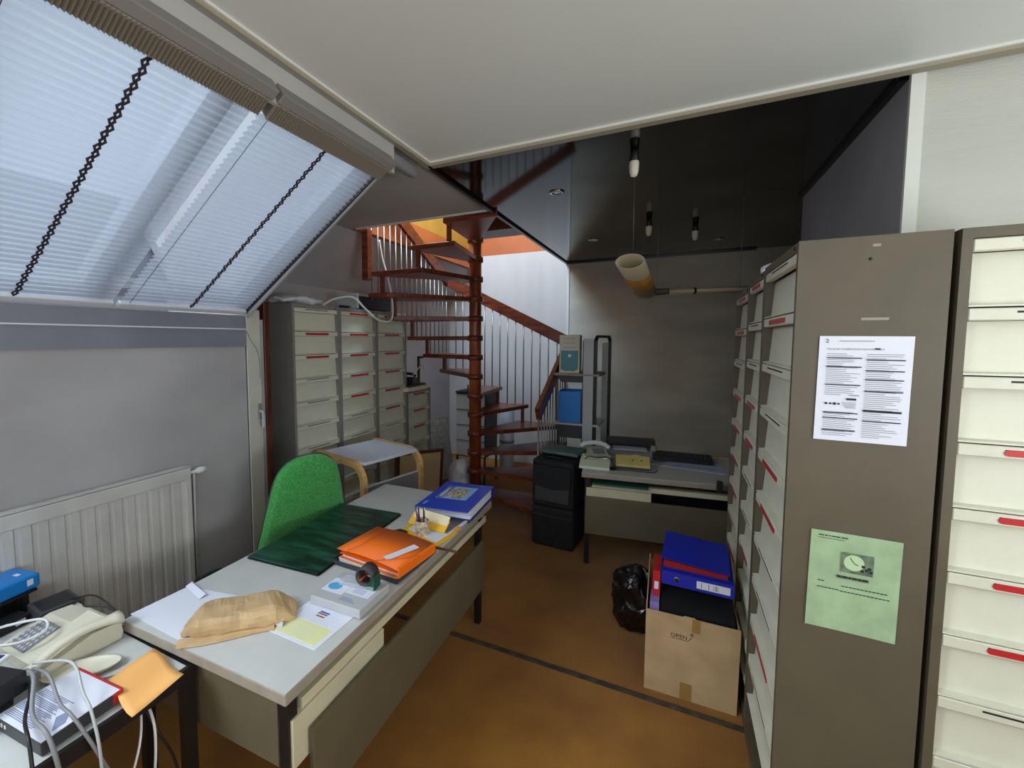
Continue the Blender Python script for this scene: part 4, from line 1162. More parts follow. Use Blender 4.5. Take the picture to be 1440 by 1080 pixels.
for k in range(3): box(b, 0.1152, 0.117, -0.16, 0.34, 0.03 + 0.03 * k, 0.034 + 0.03 * k)
obj('side_groove', b, 'charcoal', t)
for k in range(4):
    b = NB(); lathe(b, [(0.012, 0), (0.012, 0.012)], 10, mx=Matrix.Translation((0.08 if k % 2 else -0.09, -0.15 if k < 2 else 0.3, 0))); obj('rubber_foot', b, 'black', t)
t = thing('adapter', 'small dark adapter on the left cabinets before the computer case', 'adapter', (-2.60, 2.96, 2.0265), R(80))
b = NB(); rbox(b, -0.05, 0.04, -0.015, 0.015, 0, 0.02, 0.004); obj('case', b, 'black', t)
b = NB(); prism(b, [(0.04, 0.004), (0.07, 0.008), (0.07, 0.012), (0.04, 0.018)], -0.008, 0.008, axis='y'); obj('plug', b, 'charcoal', t)
cable('white cable looping from the left cabinets up over the stair treads', [(-2.68, 2.78, 2.035), (-2.66, 2.90, 2.10), (-2.56, 3.02, 2.12), (-2.50, 3.12, 2.02), (-2.46, 3.25, 1.93), (-2.42, 3.38, 1.93), (-2.42, 3.42, 2.06), (-2.45, 3.40, 2.30), (-2.50, 3.38, 2.50), (-2.53, 3.37, 2.68)], 0.009, 'white_plastic')

# on the low cabinet
loose('paper_stack', 'pile of magazines and papers on the low drawer cabinet', 'papers', [(-2.84, 3.90), (-2.57, 3.89), (-2.56, 4.30), (-2.83, 4.31)], 1.1905, 0.045, 'paper_cream')
loose('folder', 'dark folder on the papers of the low drawer cabinet', 'folder', [(-2.82, 3.93), (-2.55, 3.90), (-2.58, 4.28), (-2.82, 4.29)], 1.236, 0.02, 'charcoal')
t = thing('old_telephone', 'black telephone with pale coiled lead on the low drawer cabinet', 'telephone', (-2.68, 4.06, 1.2565), R(10))
b = NB(); prism(b, [(-0.09, 0.0), (0.09, 0.0), (0.05, 0.07), (-0.06, 0.085)], -0.09, 0.09, axis='x'); obj('phone_body', b, 'black', t)
b = NB(); tube(b, [(-0.10, -0.02, 0.09), (-0.05, -0.02, 0.115), (0.05, -0.02, 0.115), (0.10, -0.02, 0.09)], 0.016, 8); obj('handset', b, 'black', t)
b = NB(); tube(b, [(0.08, -0.05, 0.10), (0.14, 0.02, 0.20), (0.14, 0.10, 0.20), (0.12, 0.15, 0.10), (0.08, 0.12, 0.02)], 0.006, 6); obj('lead', b, 'paper_cream', t)
b = NB(); rbox(b, -0.012, 0.012, -0.012, 0.012, 0, 0.30, 0.002); rbox(b, -0.012, 0.012, -0.012, 0.09, 0.28, 0.305, 0.002)
tag(obj('wooden_stand', b, 'wood_dark', None, (-2.62, 4.19, 1.257)), 'small dark wooden stand upright on the low drawer cabinet', 'stand')

# framed pictures leaning at the end of the left row
for k, (dx, m2, lb) in enumerate(((0.0, 'beige_wallcard', 'brown framed picture turned face-in, front of the frames leaning beyond the birch table'),
                                  (-0.055, 'wood_dark', 'dark framed picture, middle one of those leaning beyond the birch table'),
                                  (-0.11, 'desk_edge', 'framed picture at the back of those leaning beyond the birch table'))):
    t = thing('framed_picture', lb, 'picture', (-2.30 + dx * 0.5, 3.66 - dx * 0.45, 0.0), R(49), 'leaning framed pictures')
    mx = Matrix.Rotation(R(8), 4, 'X')
    b = NB(); w2, h2 = 0.24, 0.66 - 0.02 * k
    for a in ((-w2, w2, 0.0, 0.03), (-w2, w2, h2 - 0.03, h2), (-w2, -w2 + 0.03, 0.03, h2 - 0.03), (w2 - 0.03, w2, 0.03, h2 - 0.03)): box(b, a[0], a[1], 0, 0.022, a[2], a[3], mx=mx)
    obj('frame', b, 'wood_dark' if k != 1 else 'charcoal', t)
    b = NB(); box(b, -w2 + 0.03, w2 - 0.03, 0.004, 0.010, 0.03, h2 - 0.03, mx=mx); obj('backing', b, m2, t)
t = thing('leaning_board', 'pale grey patterned board leaning beside the staircase', 'board', (-2.60, 4.62, 0.0), R(66))
b = NB(); rbox(b, -0.24, 0.24, 0.0, 0.018, 0.0, 0.80, 0.002, mx=Matrix.Rotation(R(-10), 4, 'X')); obj('board', b, 'brick_board', t)
b = NB()
for j in range(10):
    box(b, -0.235, 0.235, -0.0012, 0.0, 0.04 + 0.08 * j, 0.043 + 0.08 * j, mx=Matrix.Rotation(R(-10), 4, 'X'))
    for i in range(5):
        x = -0.22 + 0.11 * i + (0.055 if j % 2 else 0)
        if x < 0.23: box(b, x, x + 0.003, -0.0012, 0.0, 0.043 + 0.08 * j - 0.08 * 0, min(0.12 + 0.08 * j, 0.79), mx=Matrix.Rotation(R(-10), 4, 'X'))
obj('joint_lines', b, 'midgrey', t)

# ------------------------------------------------------------------ spiral staircase on a square plan
PX, PY, HS = -1.85, 4.05, 0.78
RISE = 0.197; Z1 = 0.21; XS = 0.74
t = thing('spiral_staircase', 'mahogany spiral staircase with round newel post and metal balusters', 'staircase', (PX, PY, 0))


def sq(theta, hs=HS):
    c, s = math.cos(theta), math.sin(theta)
    k = hs / max(abs(c), abs(s))
    return Vector((max(c * k, -XS - (hs - HS)), s * k, 0))


b = NB(); lathe(b, [(0.062, 0.0), (0.062, 3.75)], 28); obj('newel_pole', b, 'wood_pole', t)
STEP = 23.0; TH0 = -25.0
cm = None
for n in range(1, 15):
    z = Z1 + RISE * (n - 1); a0 = TH0 + STEP * (n - 1); a1 = a0 + 31
    poly = [(0.05 * math.cos(R(a0 - 50)), 0.05 * math.sin(R(a0 - 50)))]
    aa = [a0] + [c for c in (-45, 45, 135, 225, 315) if a0 < c < a1] + [a1]
    for a in aa: p = sq(R(a)); poly.append((p.x, p.y))
    poly.append((0.05 * math.cos(R(a1 + 50)), 0.05 * math.sin(R(a1 + 50))))
    b = NB(); prism(b, poly, z - 0.042, z)
    bmesh.ops.bevel(b, geom=[e for e in b.edges], offset=0.004, segments=1, affect='EDGES')
    tr = obj('tread', b, 'wood', t)
    b = NB(); lathe(b, [(0.062, z - 0.05), (0.080, z - 0.046), (0.080, z + 0.004), (0.062, z + 0.008)], 24, cap=False); obj('collar', b, 'wood', tr)
    if n >= 2:
        p = sq(R(a0 + 3.5), HS - 0.03)
        b = NB(); rbox(b, p.x - 0.017, p.x + 0.017, p.y - 0.017, p.y + 0.017, z - RISE, z - 0.042, 0.003); obj('spacer_post', b, 'wood', t)
# landing
b = NB(); box(b, -0.05, 0.50, -0.84, -0.10, 2.925, 2.967); obj('landing', b, 'wood', t)
b = NB(); box(b, -0.05, 0.50, -0.10, 0.20, 2.80, 2.967); obj('landing_beam', b, 'wood_dark', t)
b = NB(); sweep(b, [(-0.06, -0.55, 2.95), (0.03, -0.06, 2.72)], 0.012, 0.012, (1, 0, 0)); obj('brace', b, 'desk_edge', t)
# handrail
A = Vector((HS + 0.0, sq(R(TH0)).y, Z1 + 0.90)); B = Vector((HS, HS, 1.72)); Cc = Vector((-XS, HS, 2.48)); Dd = Vector((-XS, -HS, 3.25))
for p, q in ((A, B), (B, Cc), (Cc, Dd)):
    d = (q - p).normalized(); side = Vector((d.y, -d.x, 0)).normalized()
    b = NB(); sweep(b, [p - d * 0.03, q + d * 0.03], 0.020, 0.062, side); obj('handrail', b, 'wood', t)
# newel at the front left corner
b = NB(); rbox(b, -XS - 0.04, -XS + 0.03, -HS - 0.035, -HS + 0.035, 2.30, 2.76, 0.004); obj('corner_newel', b, 'wood', t)
# balusters round the outside
runs = []
L1 = (B - A).length
def rail_z(p):
    """height of the rail above plan point p"""
    if abs(p.x - HS) < 1e-4 and p.y < HS: u = (p.y - A.y) / (B.y - A.y); return A.z + (B.z - A.z) * u
    if abs(p.y - HS) < 1e-4: u = (HS - p.x) / (XS + HS); return B.z + (Cc.z - B.z) * u
    u = (HS - p.y) / (2 * HS); return Cc.z + (Dd.z - Cc.z) * u


pts = []
y = A.y
while y < HS - 0.05: pts.append(Vector((HS, y, 0))); y += 0.098
x = HS - 0.03
while x > -XS + 0.04: pts.append(Vector((x, HS, 0))); x -= 0.098
y = HS - 0.03
while y > -HS + 0.05: pts.append(Vector((-XS, y, 0))); y -= 0.098
for i, p in enumerate(pts):
    th = math.degrees(math.atan2(p.y, p.x))
    if th < TH0 - 1: th += 360
    n = int((th - TH0) / STEP) + 1
    zb = Z1 + RISE * (n - 1) - 0.05 if i else 0.0
    zt = rail_z(p) - 0.02
    if p.x < 0 and abs(p.x + XS) < 1e-3: zt = min(zt, 2.9)
    b = NB(); tube(b, [(p.x, p.y, zb), (p.x, p.y, zt)], 0.0075, 8, smooth=False)
    obj('baluster', b, 'rod', t)

# white drawer unit, cylinder and bag beneath the stairs
t = thing('drawer_tower', 'white plastic drawer tower under the staircase behind the pole', 'drawers', (-2.36, 4.62, 0), R(0))
b = NB(); rbox(b, 0, 0.38, 0.0, 0.38, 0.35, 1.115, 0.004); rbox(b, -0.01, 0.39, -0.01, 0.39, 1.115, 1.135, 0.004)
for x in (0.0, 0.36):
    for y in (0.0, 0.36): box(b, x, x + 0.02, y, y + 0.02, 0, 0.36)
obj('tower_frame', b, 'charcoal', t)
for k in range(4):
    b = NB(); rbox(b, 0.008, 0.372, -0.014, 0.0, 0.365 + 0.186 * k, 0.365 + 0.176 + 0.186 * k, 0.004); d = obj('drawer', b, 'white_plastic', t)
    b = NB(); rbox(b, 0.02, 0.36, -0.024, -0.013, 0.365 + 0.160 + 0.186 * k, 0.365 + 0.170 + 0.186 * k, 0.003); obj('handle', b, 'lightgrey', d)
t = thing('metal_cylinder', 'white enamelled cylinder standing behind the lower stair treads', 'cylinder', (-1.97, 5.32, 0))
b = NB(); lathe(b, [(0.0, 0), (0.09, 0.0), (0.095, 0.01), (0.095, 0.86), (0.08, 0.90), (0.0, 0.91)], 28, cap=False); obj('shell', b, 'white_lam', t)
b = NB(); lathe(b, [(0.0955, 0.40), (0.099, 0.41), (0.099, 0.43), (0.0955, 0.44)], 28, cap=False); obj('band', b, 'midgrey', t)
t = thing('plastic_bag', 'white carrier bag on the floor behind the foot of the stair pole', 'plastic bag', (-2.07, 4.15, 0))
b = NB(); bmesh.ops.create_icosphere(b, subdivisions=4, radius=1.0)
for v in b.verts:
    k = v.co.z; v.co = Vector((v.co.x * 0.13 * (1.1 - 0.1 * max(k, 0)), v.co.y * 0.12 * (1.1 - 0.1 * max(k, 0)), (k + 1) * 0.235))
crumple(b, 0.035, 9, 7.0)
for v in b.verts: v.co.z = max(v.co.z, 0.0)
obj('bag_body', b, 'plastic_bag', t)

# ------------------------------------------------------------------ suitcases beside the stairs
def case_(label, cx, cy, z, w, d, h, rz, pocket):
    t = thing('pilot_case', label, 'suitcase', (cx, cy, z), R(rz), 'black cases beside the stairs')
    b = NB(); rbox(b, -w / 2, w / 2, -d / 2, d / 2, 0.0, h, 0.025, 4); obj('case_body', b, 'black_soft', t, smooth=False)
    if pocket:
        b = NB(); tube(b, [(-0.06, -d / 2 + 0.04, h - 0.002), (-0.05, -d / 2 + 0.03, h + 0.022), (0.05, -d / 2 + 0.03, h + 0.022), (0.06, -d / 2 + 0.04, h - 0.002)], 0.007, 8); obj('carry_handle', b, 'black', t)
    b = NB(); tube(b, [(-w / 2 + 0.02, -d / 2 - 0.001, h * 0.80), (0, -d / 2 - 0.003, h * 0.78), (w / 2 - 0.02, -d / 2 - 0.001, h * 0.80)], 0.004, 6); obj('zip', b, 'charcoal', t)
    if pocket:
        b = NB(); rbox(b, -w / 2 + 0.03, w / 2 - 0.03, -d / 2 - 0.022, -d / 2 + 0.004, 0.05, h * 0.52, 0.012, 3); obj('pocket', b, 'charcoal', t)
        b = NB(); prism(b, [(-w / 2 + 0.02, h * 0.46), (0.02, h * 0.40), (w / 2 - 0.02, h * 0.47), (w / 2 - 0.02, h * 0.9), (-w / 2 + 0.02, h * 0.9)], -d / 2 - 0.027, -d / 2 + 0.002, axis='y'); obj('flap', b, 'black_soft', t)
        b = NB(); box(b, -w / 2 + 0.06, w / 2 - 0.12, -d / 2 - 0.0235, -d / 2 - 0.022, 0.075, 0.08); obj('zip_puller', b, 'chrome', t)
    return t


case_('plain black case standing on the floor, lower of the two beside the stairs', -0.878, 3.68, 0.0, 0.365, 0.36, 0.345, -4, False)
case_('black leather pilot case with flap, upper of the two beside the stairs', -0.878, 3.67, 0.3455, 0.36, 0.34, 0.40, -5, True)
t = flat('document_wallet', 'grey-green wallet lying on top of the stacked black cases', 'folder', -0.86, 3.74, 0.7695, 0.34, 0.25, 0.028, -8, 'green_grey', r=0.008, part='cover')

# ------------------------------------------------------------------ computer cart by the back desk
t = thing('computer_cart', 'tall grey computer cart with looped side frame by the back desk', 'cart', (-0.785, 4.40, 0))
for dy in (-0.245,):
    b = NB(); sweep(b, [(0.055, dy, 0.02), (0.055, dy, 1.76)], 0.046, 0.014, (1, 0, 0)); obj('upright', b, 'lightgrey', t)
b = NB()
pth = [(0.165, -0.22, 0.02), (0.165, -0.22, 1.72)]
for k in range(1, 9): a = R(180 - 90 * k / 8); pth.append((0.165, -0.16 + 0.06 * math.cos(a), 1.72 + 0.06 * math.sin(a)))
for k in range(1, 9): a = R(90 - 90 * k / 8); pth.append((0.165, 0.10 + 0.06 * math.cos(a), 1.72 + 0.06 * math.sin(a)))
pth += [(0.165, 0.16, 0.02)]
pth = [(0.115 + 0.075 * (p[1] + 0.22) / 0.38, p[1], p[2]) for p in pth]
sweep(b, pth, 0.014, 0.012, (1, 0, 0)); obj('loop_frame', b, 'black', t)
b = NB(); sweep(b, [(0.150, 0.12, 0.02), (0.150, 0.12, 1.72)], 0.026, 0.010, (1, 0, 0)); obj('upright', b, 'lightgrey', t)
b = NB(); sweep(b, [(0.055 - 0.053, -0.225, p) for p in (0.02, 1.74)], 0.006, 0.014, (1, 0, 0)); obj('loop_trim', b, 'black', t)
b = NB(); rbox(b, -0.27, 0.16, -0.26, 0.18, 1.405, 1.430, 0.006); obj('shelf', b, 'desk_edge', t)
b = NB(); prism(b, [(-0.26, 1.405), (0.05, 1.405), (0.05, 1.34), (-0.20, 1.34)], -0.22, 0.14, axis='y'); obj('shelf_tray', b, 'charcoal', t)
b = NB(); rbox(b, -0.27, 0.16, -0.26, 0.18, 0.930, 0.950, 0.006); obj('shelf', b, 'lightgrey', t)
b = NB(); box(b, -0.24, 0.05, -0.22, 0.14, 0.80, 0.93); obj('lower_box', b, 'charcoal', t)
b = NB(); rbox(b, -0.27, 0.16, -0.26, 0.18, 0.10, 0.13, 0.006); obj('shelf', b, 'lightgrey', t)
# pc tower
t = thing('computer_tower', 'beige computer tower with teal front on the cart', 'computer', (-0.930, 4.30, 1.4305), R(8))
b = NB(); rbox(b, -0.095, 0.095, -0.13, 0.22, 0.0, 0.365, 0.004); obj('case', b, 'midgrey', t)
b = NB(); rbox(b, -0.095, 0.095, -0.150, -0.13, 0.0, 0.365, 0.006); obj('front_panel', b, 'cream_plastic', t)
b = NB()
prism(b, [(-0.080, 0.04), (-0.045, 0.022), (0.045, 0.022), (0.080, 0.04), (0.080, 0.215), (-0.080, 0.215)], -0.157, -0.149, axis='y'); obj('teal_cover', b, 'teal', t)
b = NB(); box(b, -0.012, 0.014, -0.159, -0.156, 0.155, 0.180); obj('badge', b, 'white_plastic', t)
for k in range(3):
    b = NB(); rbox(b, -0.08, 0.08, -0.154, -0.149, 0.225 + 0.043 * k, 0.262 + 0.043 * k, 0.002); br = obj('drive_bay', b, 'cream_plastic', t)
    b = NB(); box(b, -0.06, 0.05, -0.1552, -0.1535, 0.243 + 0.043 * k, 0.246 + 0.043 * k); obj('drive_slot', b, 'slot', br)
t = thing('file_box', 'bright blue file box on the lower shelf of the cart', 'file box', (-0.915, 4.32, 0.9505), R(4))
b = NB(); rbox(b, -0.11, 0.10, -0.13, 0.13, 0, 0.006, 0.002)
for a in ((-0.11, 0.10, -0.13, -0.125), (-0.11, 0.10, 0.125, 0.13), (-0.11, -0.105, -0.125, 0.125), (0.095, 0.10, -0.125, 0.125)): box(b, a[0], a[1], a[2], a[3], 0.006, 0.30)
obj('box_body', b, 'azure', t)
b = NB(); rbox(b, -0.09, 0.08, -0.11, 0.11, 0.007, 0.24, 0.003); obj('files', b, 'paper_cream', t)

# ------------------------------------------------------------------ on the back desk
t = thing('desk_telephone', 'white telephone with its handset crosswise on the left of the back desk', 'telephone', (-0.60, 3.86, Z), R(20))
b = NB(); prism(b, [(-0.10, 0.0), (0.10, 0.0), (0.10, 0.07), (-0.10, 0.03)], -0.09, 0.09, axis='x'); obj('phone_body', b, 'cream_plastic', t)
b = NB(); rbox(b, -0.03, 0.07, -0.06, 0.04, 0.0, 0.002, 0.001, mx=Matrix.Translation((0, 0, 0.052)) @ Matrix.Rotation(R(11), 4, 'X')); obj('keypad', b, 'midgrey', t)
b = NB(); tube(b, [(-0.13, 0.02, 0.085), (-0.09, 0.02, 0.11), (0.0, 0.015, 0.12), (0.08, 0.01, 0.10), (0.11, 0.0, 0.075)], 0.021, 8); obj('handset', b, 'white_plastic', t)
t = thing('answering_machine', 'flat pale green answering machine at the front left of the back desk', 'answering machine', (-0.555, 3.57, Z), R(5))
b = NB(); prism(b, [(-0.11, 0.0), (0.11, 0.0), (0.11, 0.065), (-0.02, 0.05), (-0.11, 0.020)], -0.12, 0.11, axis='x'); obj('body', b, 'mint_plastic', t)
b = NB(); box(b, 0.0, 0.08, -0.085, -0.070, 0.0, 0.003, mx=Matrix.Translation((0, 0, 0.030)) @ Matrix.Rotation(R(10), 4, 'X')); obj('display', b, 'ink_dark', t)
b = NB(); rbox(b, -0.10, 0.09, 0.02, 0.09, 0.05, 0.0655, 0.003); obj('cassette_lid', b, 'cream_plastic', t)
t = thing('answering_machine', 'yellowed beige machine with two dark buttons beside the pale green one', 'machine', (-0.285, 3.66, Z), R(7))
b = NB(); prism(b, [(-0.09, 0.022), (0.10, 0.022), (0.08, 0.085), (0.0, 0.092), (-0.09, 0.040)], -0.125, 0.125, axis='x'); obj('body', b, 'beige_plastic', t)
b = NB(); box(b, -0.122, 0.122, -0.088, 0.095, 0.0, 0.021); obj('base', b, 'charcoal', t)
b = NB()
for x in (0.0, 0.065): lathe(b, [(0.006, 0), (0.006, 0.004)], 10, mx=Matrix.Translation((x, -0.045, 0.066)) @ Matrix.Rotation(R(30), 4, 'X'))
obj('button', b, 'slot', t)
b = NB(); box(b, 0.0, 0.06, 0.01, 0.05, 0.090, 0.094); obj('label_card', b, 'paper_cream', t)
cable('black lead lying across the pale green answering machine', [(-0.66, 3.52, 0.735), (-0.62, 3.56, 0.80), (-0.55, 3.56, 0.80), (-0.46, 3.60, 0.80), (-0.41, 3.56, 0.745)], 0.004, 'black')
cable('black lead trailing along the desk edge before the beige machine', [(-0.42, 3.50, 0.736), (-0.32, 3.53, 0.735), (-0.18, 3.54, 0.735), (-0.12, 3.56, 0.735), (-0.10, 3.64, 0.736)], 0.003, 'black')
cable('black wire running along the back desk behind the machines', [(-0.50, 3.84, 0.735), (-0.40, 3.80, 0.737), (-0.2, 3.86, 0.736), (-0.05, 3.90, 0.742)], 0.003, 'black')
b = NB(); rbox(b, -0.02, 0.02, -0.015, 0.015, 0, 0.025, 0.004); tube(b, [(0.01, 0, 0.012), (0.035, 0.01, 0.02)], 0.003, 6); tube(b, [(-0.02, 0, 0.012), (-0.06, 0.02, 0.01)], 0.003, 6)
tag(obj('mains_plug', b, 'black', None, (-0.415, 3.51, Z), (0, 0, R(40))), 'black mains plug at the front edge of the back desk', 'plug')
# printed blueish sheet and keyboard
t = thing('plan_sheet', 'large bluish printed sheet under the black keyboard', 'paper', (0.085, 3.98, Z), R(7))
b = NB(); prism(b, [(-0.27, -0.14), (0.27, -0.27), (0.27, 0.16), (-0.24, 0.14)], 0, 0.003); obj('sheet', b, mat('bluish_paper', (190, 200, 226), 0.7), t)
b = NB(); rr = random.Random(2)
x = -0.13
while x < 0.14: wd = rr.uniform(0.015, 0.04); box(b, x + 0.02, x + wd + 0.02, -0.150, -0.137, 0.003, 0.0034); x += wd + 0.008
for k in range(3): box(b, 0.17, 0.25, -0.18 + 0.02 * k, -0.177 + 0.02 * k, 0.003, 0.0034)
obj('text_print', b, 'ink', t)
t = thing('keyboard', 'long black keyboard lying on the bluish sheet', 'keyboard', (0.07, 4.03, Z + 0.0035), R(3))
b = NB(); prism(b, [(-0.08, 0.0), (0.08, 0.0), (0.08, 0.050), (-0.08, 0.038)], -0.225, 0.225, axis='x'); obj('case', b, 'black', t)
b = NB(); rbox(b, -0.007, 0.007, -0.007, 0.007, 0, 0.008, 0.002, 1); kme2 = bpy.data.meshes.new('key'); bmesh.ops.recalc_face_normals(b, faces=b.faces[:]); b.to_mesh(kme2); b.free(); kme2.materials.append(M['charcoal'])
for i in range(22):
    for j in range(6): inst('key', kme2, t, (-0.208 + i * 0.0198, -0.062 + j * 0.022, 0.0395 + 0.0017 * j), (R(4.3), 0, 0))
# black printer-like tray with paper at the back left
t = thing('printer', 'black flatbed printer with white paper at the back of the desk', 'printer', (-0.335, 4.075, Z), R(7))
b = NB(); rbox(b, -0.20, 0.20, -0.07, 0.09, 0.0, 0.055, 0.006); obj('base', b, 'midgrey', t)
b = NB(); rbox(b, -0.20, 0.20, -0.02, 0.10, 0.085, 0.135, 0.006); rbox(b, -0.19, 0.19, 0.05, 0.10, 0.05, 0.09, 0.002); obj('lid', b, 'black', t)
b = NB(); rbox(b, -0.15, 0.13, -0.10, 0.04, 0.056, 0.062, 0.001); obj('paper_feed', b, 'paper', t)
b = NB(); rbox(b, 0.16, 0.21, -0.06, 0.09, 0.02, 0.10, 0.015, 3); obj('side_cover', b, 'desk_edge', t)
b = NB(); rbox(b, -0.30, 0.22, -0.015, 0.015, 0, 0.015, 0.002)
tag(obj('wooden_batten', b, 'cardboard', None, (0.27, 4.245, Z), (0, 0, R(4))), 'beige wooden batten lying along the back edge of the far desk', 'batten')
b = NB(); rbox(b, -0.20, 0.20, -0.12, 0.12, 0, 0.012, 0.002)
tag(obj('card_folder', b, 'green_dark', None, (-0.36, 3.47, 0.651), (0, 0, R(7.2))), 'dark green folder on the tray under the back desktop', 'folder')
b = NB(); rbox(b, -0.06, 0.06, -0.1, 0.1, 0, 0.010, 0.002)
tag(obj('paper_pad', b, 'purple', None, (-1.13, 1.62, 0.651), (0, 0, R(2))), 'purple pad on the tray under the near desktop', 'paper')
b = NB(); rbox(b, -0.018, 0.018, -0.008, 0.03, -0.03, 0.04, 0.003)
tag(obj('wall_clip', b, 'black', None, (0.300, 3.37, 0.74)), 'small black clip box on the front right edge of the back desk', 'clip')

# ------------------------------------------------------------------ cardboard box of binders
t = thing('cardboard_box', 'open cardboard box of binders beside the right-hand cabinets', 'box', (0.105, 2.425, 0), R(0.5))
bw, bd, bh = 0.200, 0.165, 0.415
b = NB()
box(b, -bw, bw, -bd, bd, 0, 0.005)
prism(b, [(-bw, 0.005), (bw, 0.005), (bw + 0.004, bh), (0.02, bh), (0.015, bh + 0.006), (-0.03, bh + 0.006), (-0.035, bh), (-bw, bh)], -bd, -bd + 0.005, axis='y')
box(b, -bw, bw, bd - 0.005, bd, 0.005, bh + 0.10); box(b, -bw, -bw + 0.005, -bd + 0.005, bd - 0.005, 0.005, bh); box(b, bw - 0.005, bw, -bd + 0.005, bd - 0.005, 0.005, bh)
prism(b, [(-bd + 0.005, bh), (bd, bh), (bd, bh + 0.13)], -bw, -bw + 0.004, axis='x')
obj('carton', b, 'cardboard', t)
b = NB(); box(b, 0.005, 0.040, -bd - 0.0008, -bd, bh - 0.065, bh); obj('tape', b, 'tape', t)
b = NB(); box(b, -0.04, 0.012, -bd - 0.0008, -bd, 0.0, 0.085); obj('tape', b, 'tape', t)
b = NB(); text(b, "OPEN", 0.028, Matrix.Translation((-0.050, -bd - 0.0010, 0.315)) @ Matrix.Rotation(R(90), 4, 'X'))
box(b, -0.085, -0.012, -bd - 0.0012, -bd - 0.0006, 0.300, 0.302)
tube(b, [(-0.012, -bd - 0.0008, 0.302), (0.002, -bd - 0.0008, 0.318), (0.005, -bd - 0.0008, 0.340)], 0.0013, 4)
tube(b, [(-0.004, -bd - 0.0008, 0.333), (0.005, -bd - 0.0008, 0.343), (0.012, -bd - 0.0008, 0.331)], 0.0013, 4)
obj('print', b, 'ink_dark', t)


def lever_binder(label, loc, rot, m, w=0.30, d=0.07, h=0.30, spine_m=None, lab=True, group='binders in the cardboard box'):
    """spine faces local -y; width x, height z"""
    t = thing('lever_binder', label, 'binder', loc, 0, group); t.rotation_euler = rot
    b = NB(); box(b, 0, w, 0, 0.003, 0, d); box(b, 0, w, 0.003, h, d - 0.003, d); box(b, 0, w, 0.003, h, 0, 0.003); obj('cover', b, m, t)
    b = NB(); box(b, 0.006, w - 0.006, 0.03, h - 0.01, 0.004, d * 0.72); obj('sheets', b, 'paper', t)
    if lab:
        b = NB(); box(b, w * 0.50, w * 0.95, -0.0006, 0, d * 0.22, d * 0.78); lb = obj('spine_label', b, 'paper', t)
        b = NB()
        for k in range(3): box(b, w * (0.56 + 0.10 * k), w * (0.57 + 0.10 * k), -0.0009, -0.0006, d * 0.3, d * 0.7)
        for k in range(3): box(b, w * (0.72), w * 0.80, -0.0009, -0.0006, d * (0.34 + 0.12 * k), d * (0.37 + 0.12 * k))
        obj('label_print', b, 'ink', lb)
    b = NB(); lathe(b, [(0.010, -0.001), (0.013, -0.001), (0.013, 0.001), (0.010, 0.001)], 18, mx=Matrix.Translation((w * 0.22, 0, d * 0.5)) @ Matrix.Rotation(R(90), 4, 'X'), cap=False); obj('finger_ring', b, 'chrome', t)
    b = NB(); lathe(b, [(0.0, 0), (0.0098, 0.0), (0.0098, 0.0008), (0, 0.0008)], 18, mx=Matrix.Translation((w * 0.22, 0, d * 0.5)) @ Matrix.Rotation(R(90), 4, 'X'), cap=False); obj('finger_hole', b, 'slot', t)
    b = NB()
    for x in (0.36, 0.60): rbox(b, w * x - 0.004, w * x + 0.004, h - 0.012, h + 0.003, d - 0.004, d + 0.001, 0.001)
    obj('rivet', b, 'chrome', t)
    return t


# filling binders standing in the box (black one tops out near the rim), then two lying on top
t = thing('lever_binder', 'black binder filling most of the cardboard box', 'binder', (-0.03, 2.29, 0.012), 0, 'binders in the cardboard box')
b = NB(); prism(b, [(0.0, 0.0), (0.32, 0.0), (0.32, 0.50), (0.0, 0.50)], 0.0, 0.23, axis='y', mx=Matrix.Identity(4))
for v in b.verts:
    if v.co.z > 0.4: v.co.z = 0.405 + 0.40 * v.co.y
obj('cover', b, 'black', t)
b = NB()
for x in (0.075, 0.16): lathe(b, [(0.006, 0), (0.006, 0.014), (0.0, 0.018)], 10, mx=Matrix.Translation((x, 0.17, 0.475)) @ Matrix.Rotation(R(20), 4, 'X'), cap=False)
obj('rivet', b, 'chrome', t)
t = thing('lever_binder', 'lilac binder at the left inside the cardboard box', 'binder', (-0.078, 2.29, 0.012), 0, 'binders in the cardboard box')
b = NB(); box(b, 0, 0.042, 0.0, 0.25, 0, 0.43); obj('cover', b, 'purple', t)
b = NB(); box(b, 0.01, 0.032, -0.0006, 0.0, 0.02, 0.10); obj('spine_label', b, 'paper', t)
t = thing('lever_binder', 'red binder with a white spine label at the left of the cardboard box', 'binder', (-0.070, 2.345, 0.445), 0, 'binders in the cardboard box')
b = NB(); box(b, 0, 0.035, 0.0, 0.19, 0, 0.13); obj('cover', b, 'red', t)
b = NB(); box(b, 0.008, 0.027, -0.0008, 0.0, 0.035, 0.075); obj('spine_label', b, 'paper', t)
lever_binder('royal blue lever binder with a white spine label on top of the cardboard box', (-0.030, 2.345, 0.518), (R(3), 0, R(-2)), 'navy', w=0.315, d=0.068, h=0.29)
t = thing('lever_binder', 'royal blue binder topmost over the cardboard box, red papers inside', 'binder', (-0.032, 2.365, 0.592), 0, 'binders in the cardboard box'); t.rotation_euler = (R(4), R(0), R(-3))
b = NB(); box(b, 0, 0.30, 0, 0.30, 0, 0.003); box(b, 0, 0.003, 0, 0.30, 0.0, 0.05); prism(b, [(0, 0.050), (0.30, 0.030), (0.30, 0.033), (0, 0.053)], 0, 0.30, axis='y'); obj('cover', b, 'navy', t)
b = NB(); prism(b, [(0.008, 0.004), (0.292, 0.004), (0.292, 0.024), (0.008, 0.040)], 0.006, 0.28, axis='y'); obj('sheets', b, 'red_dark', t)
b = NB()
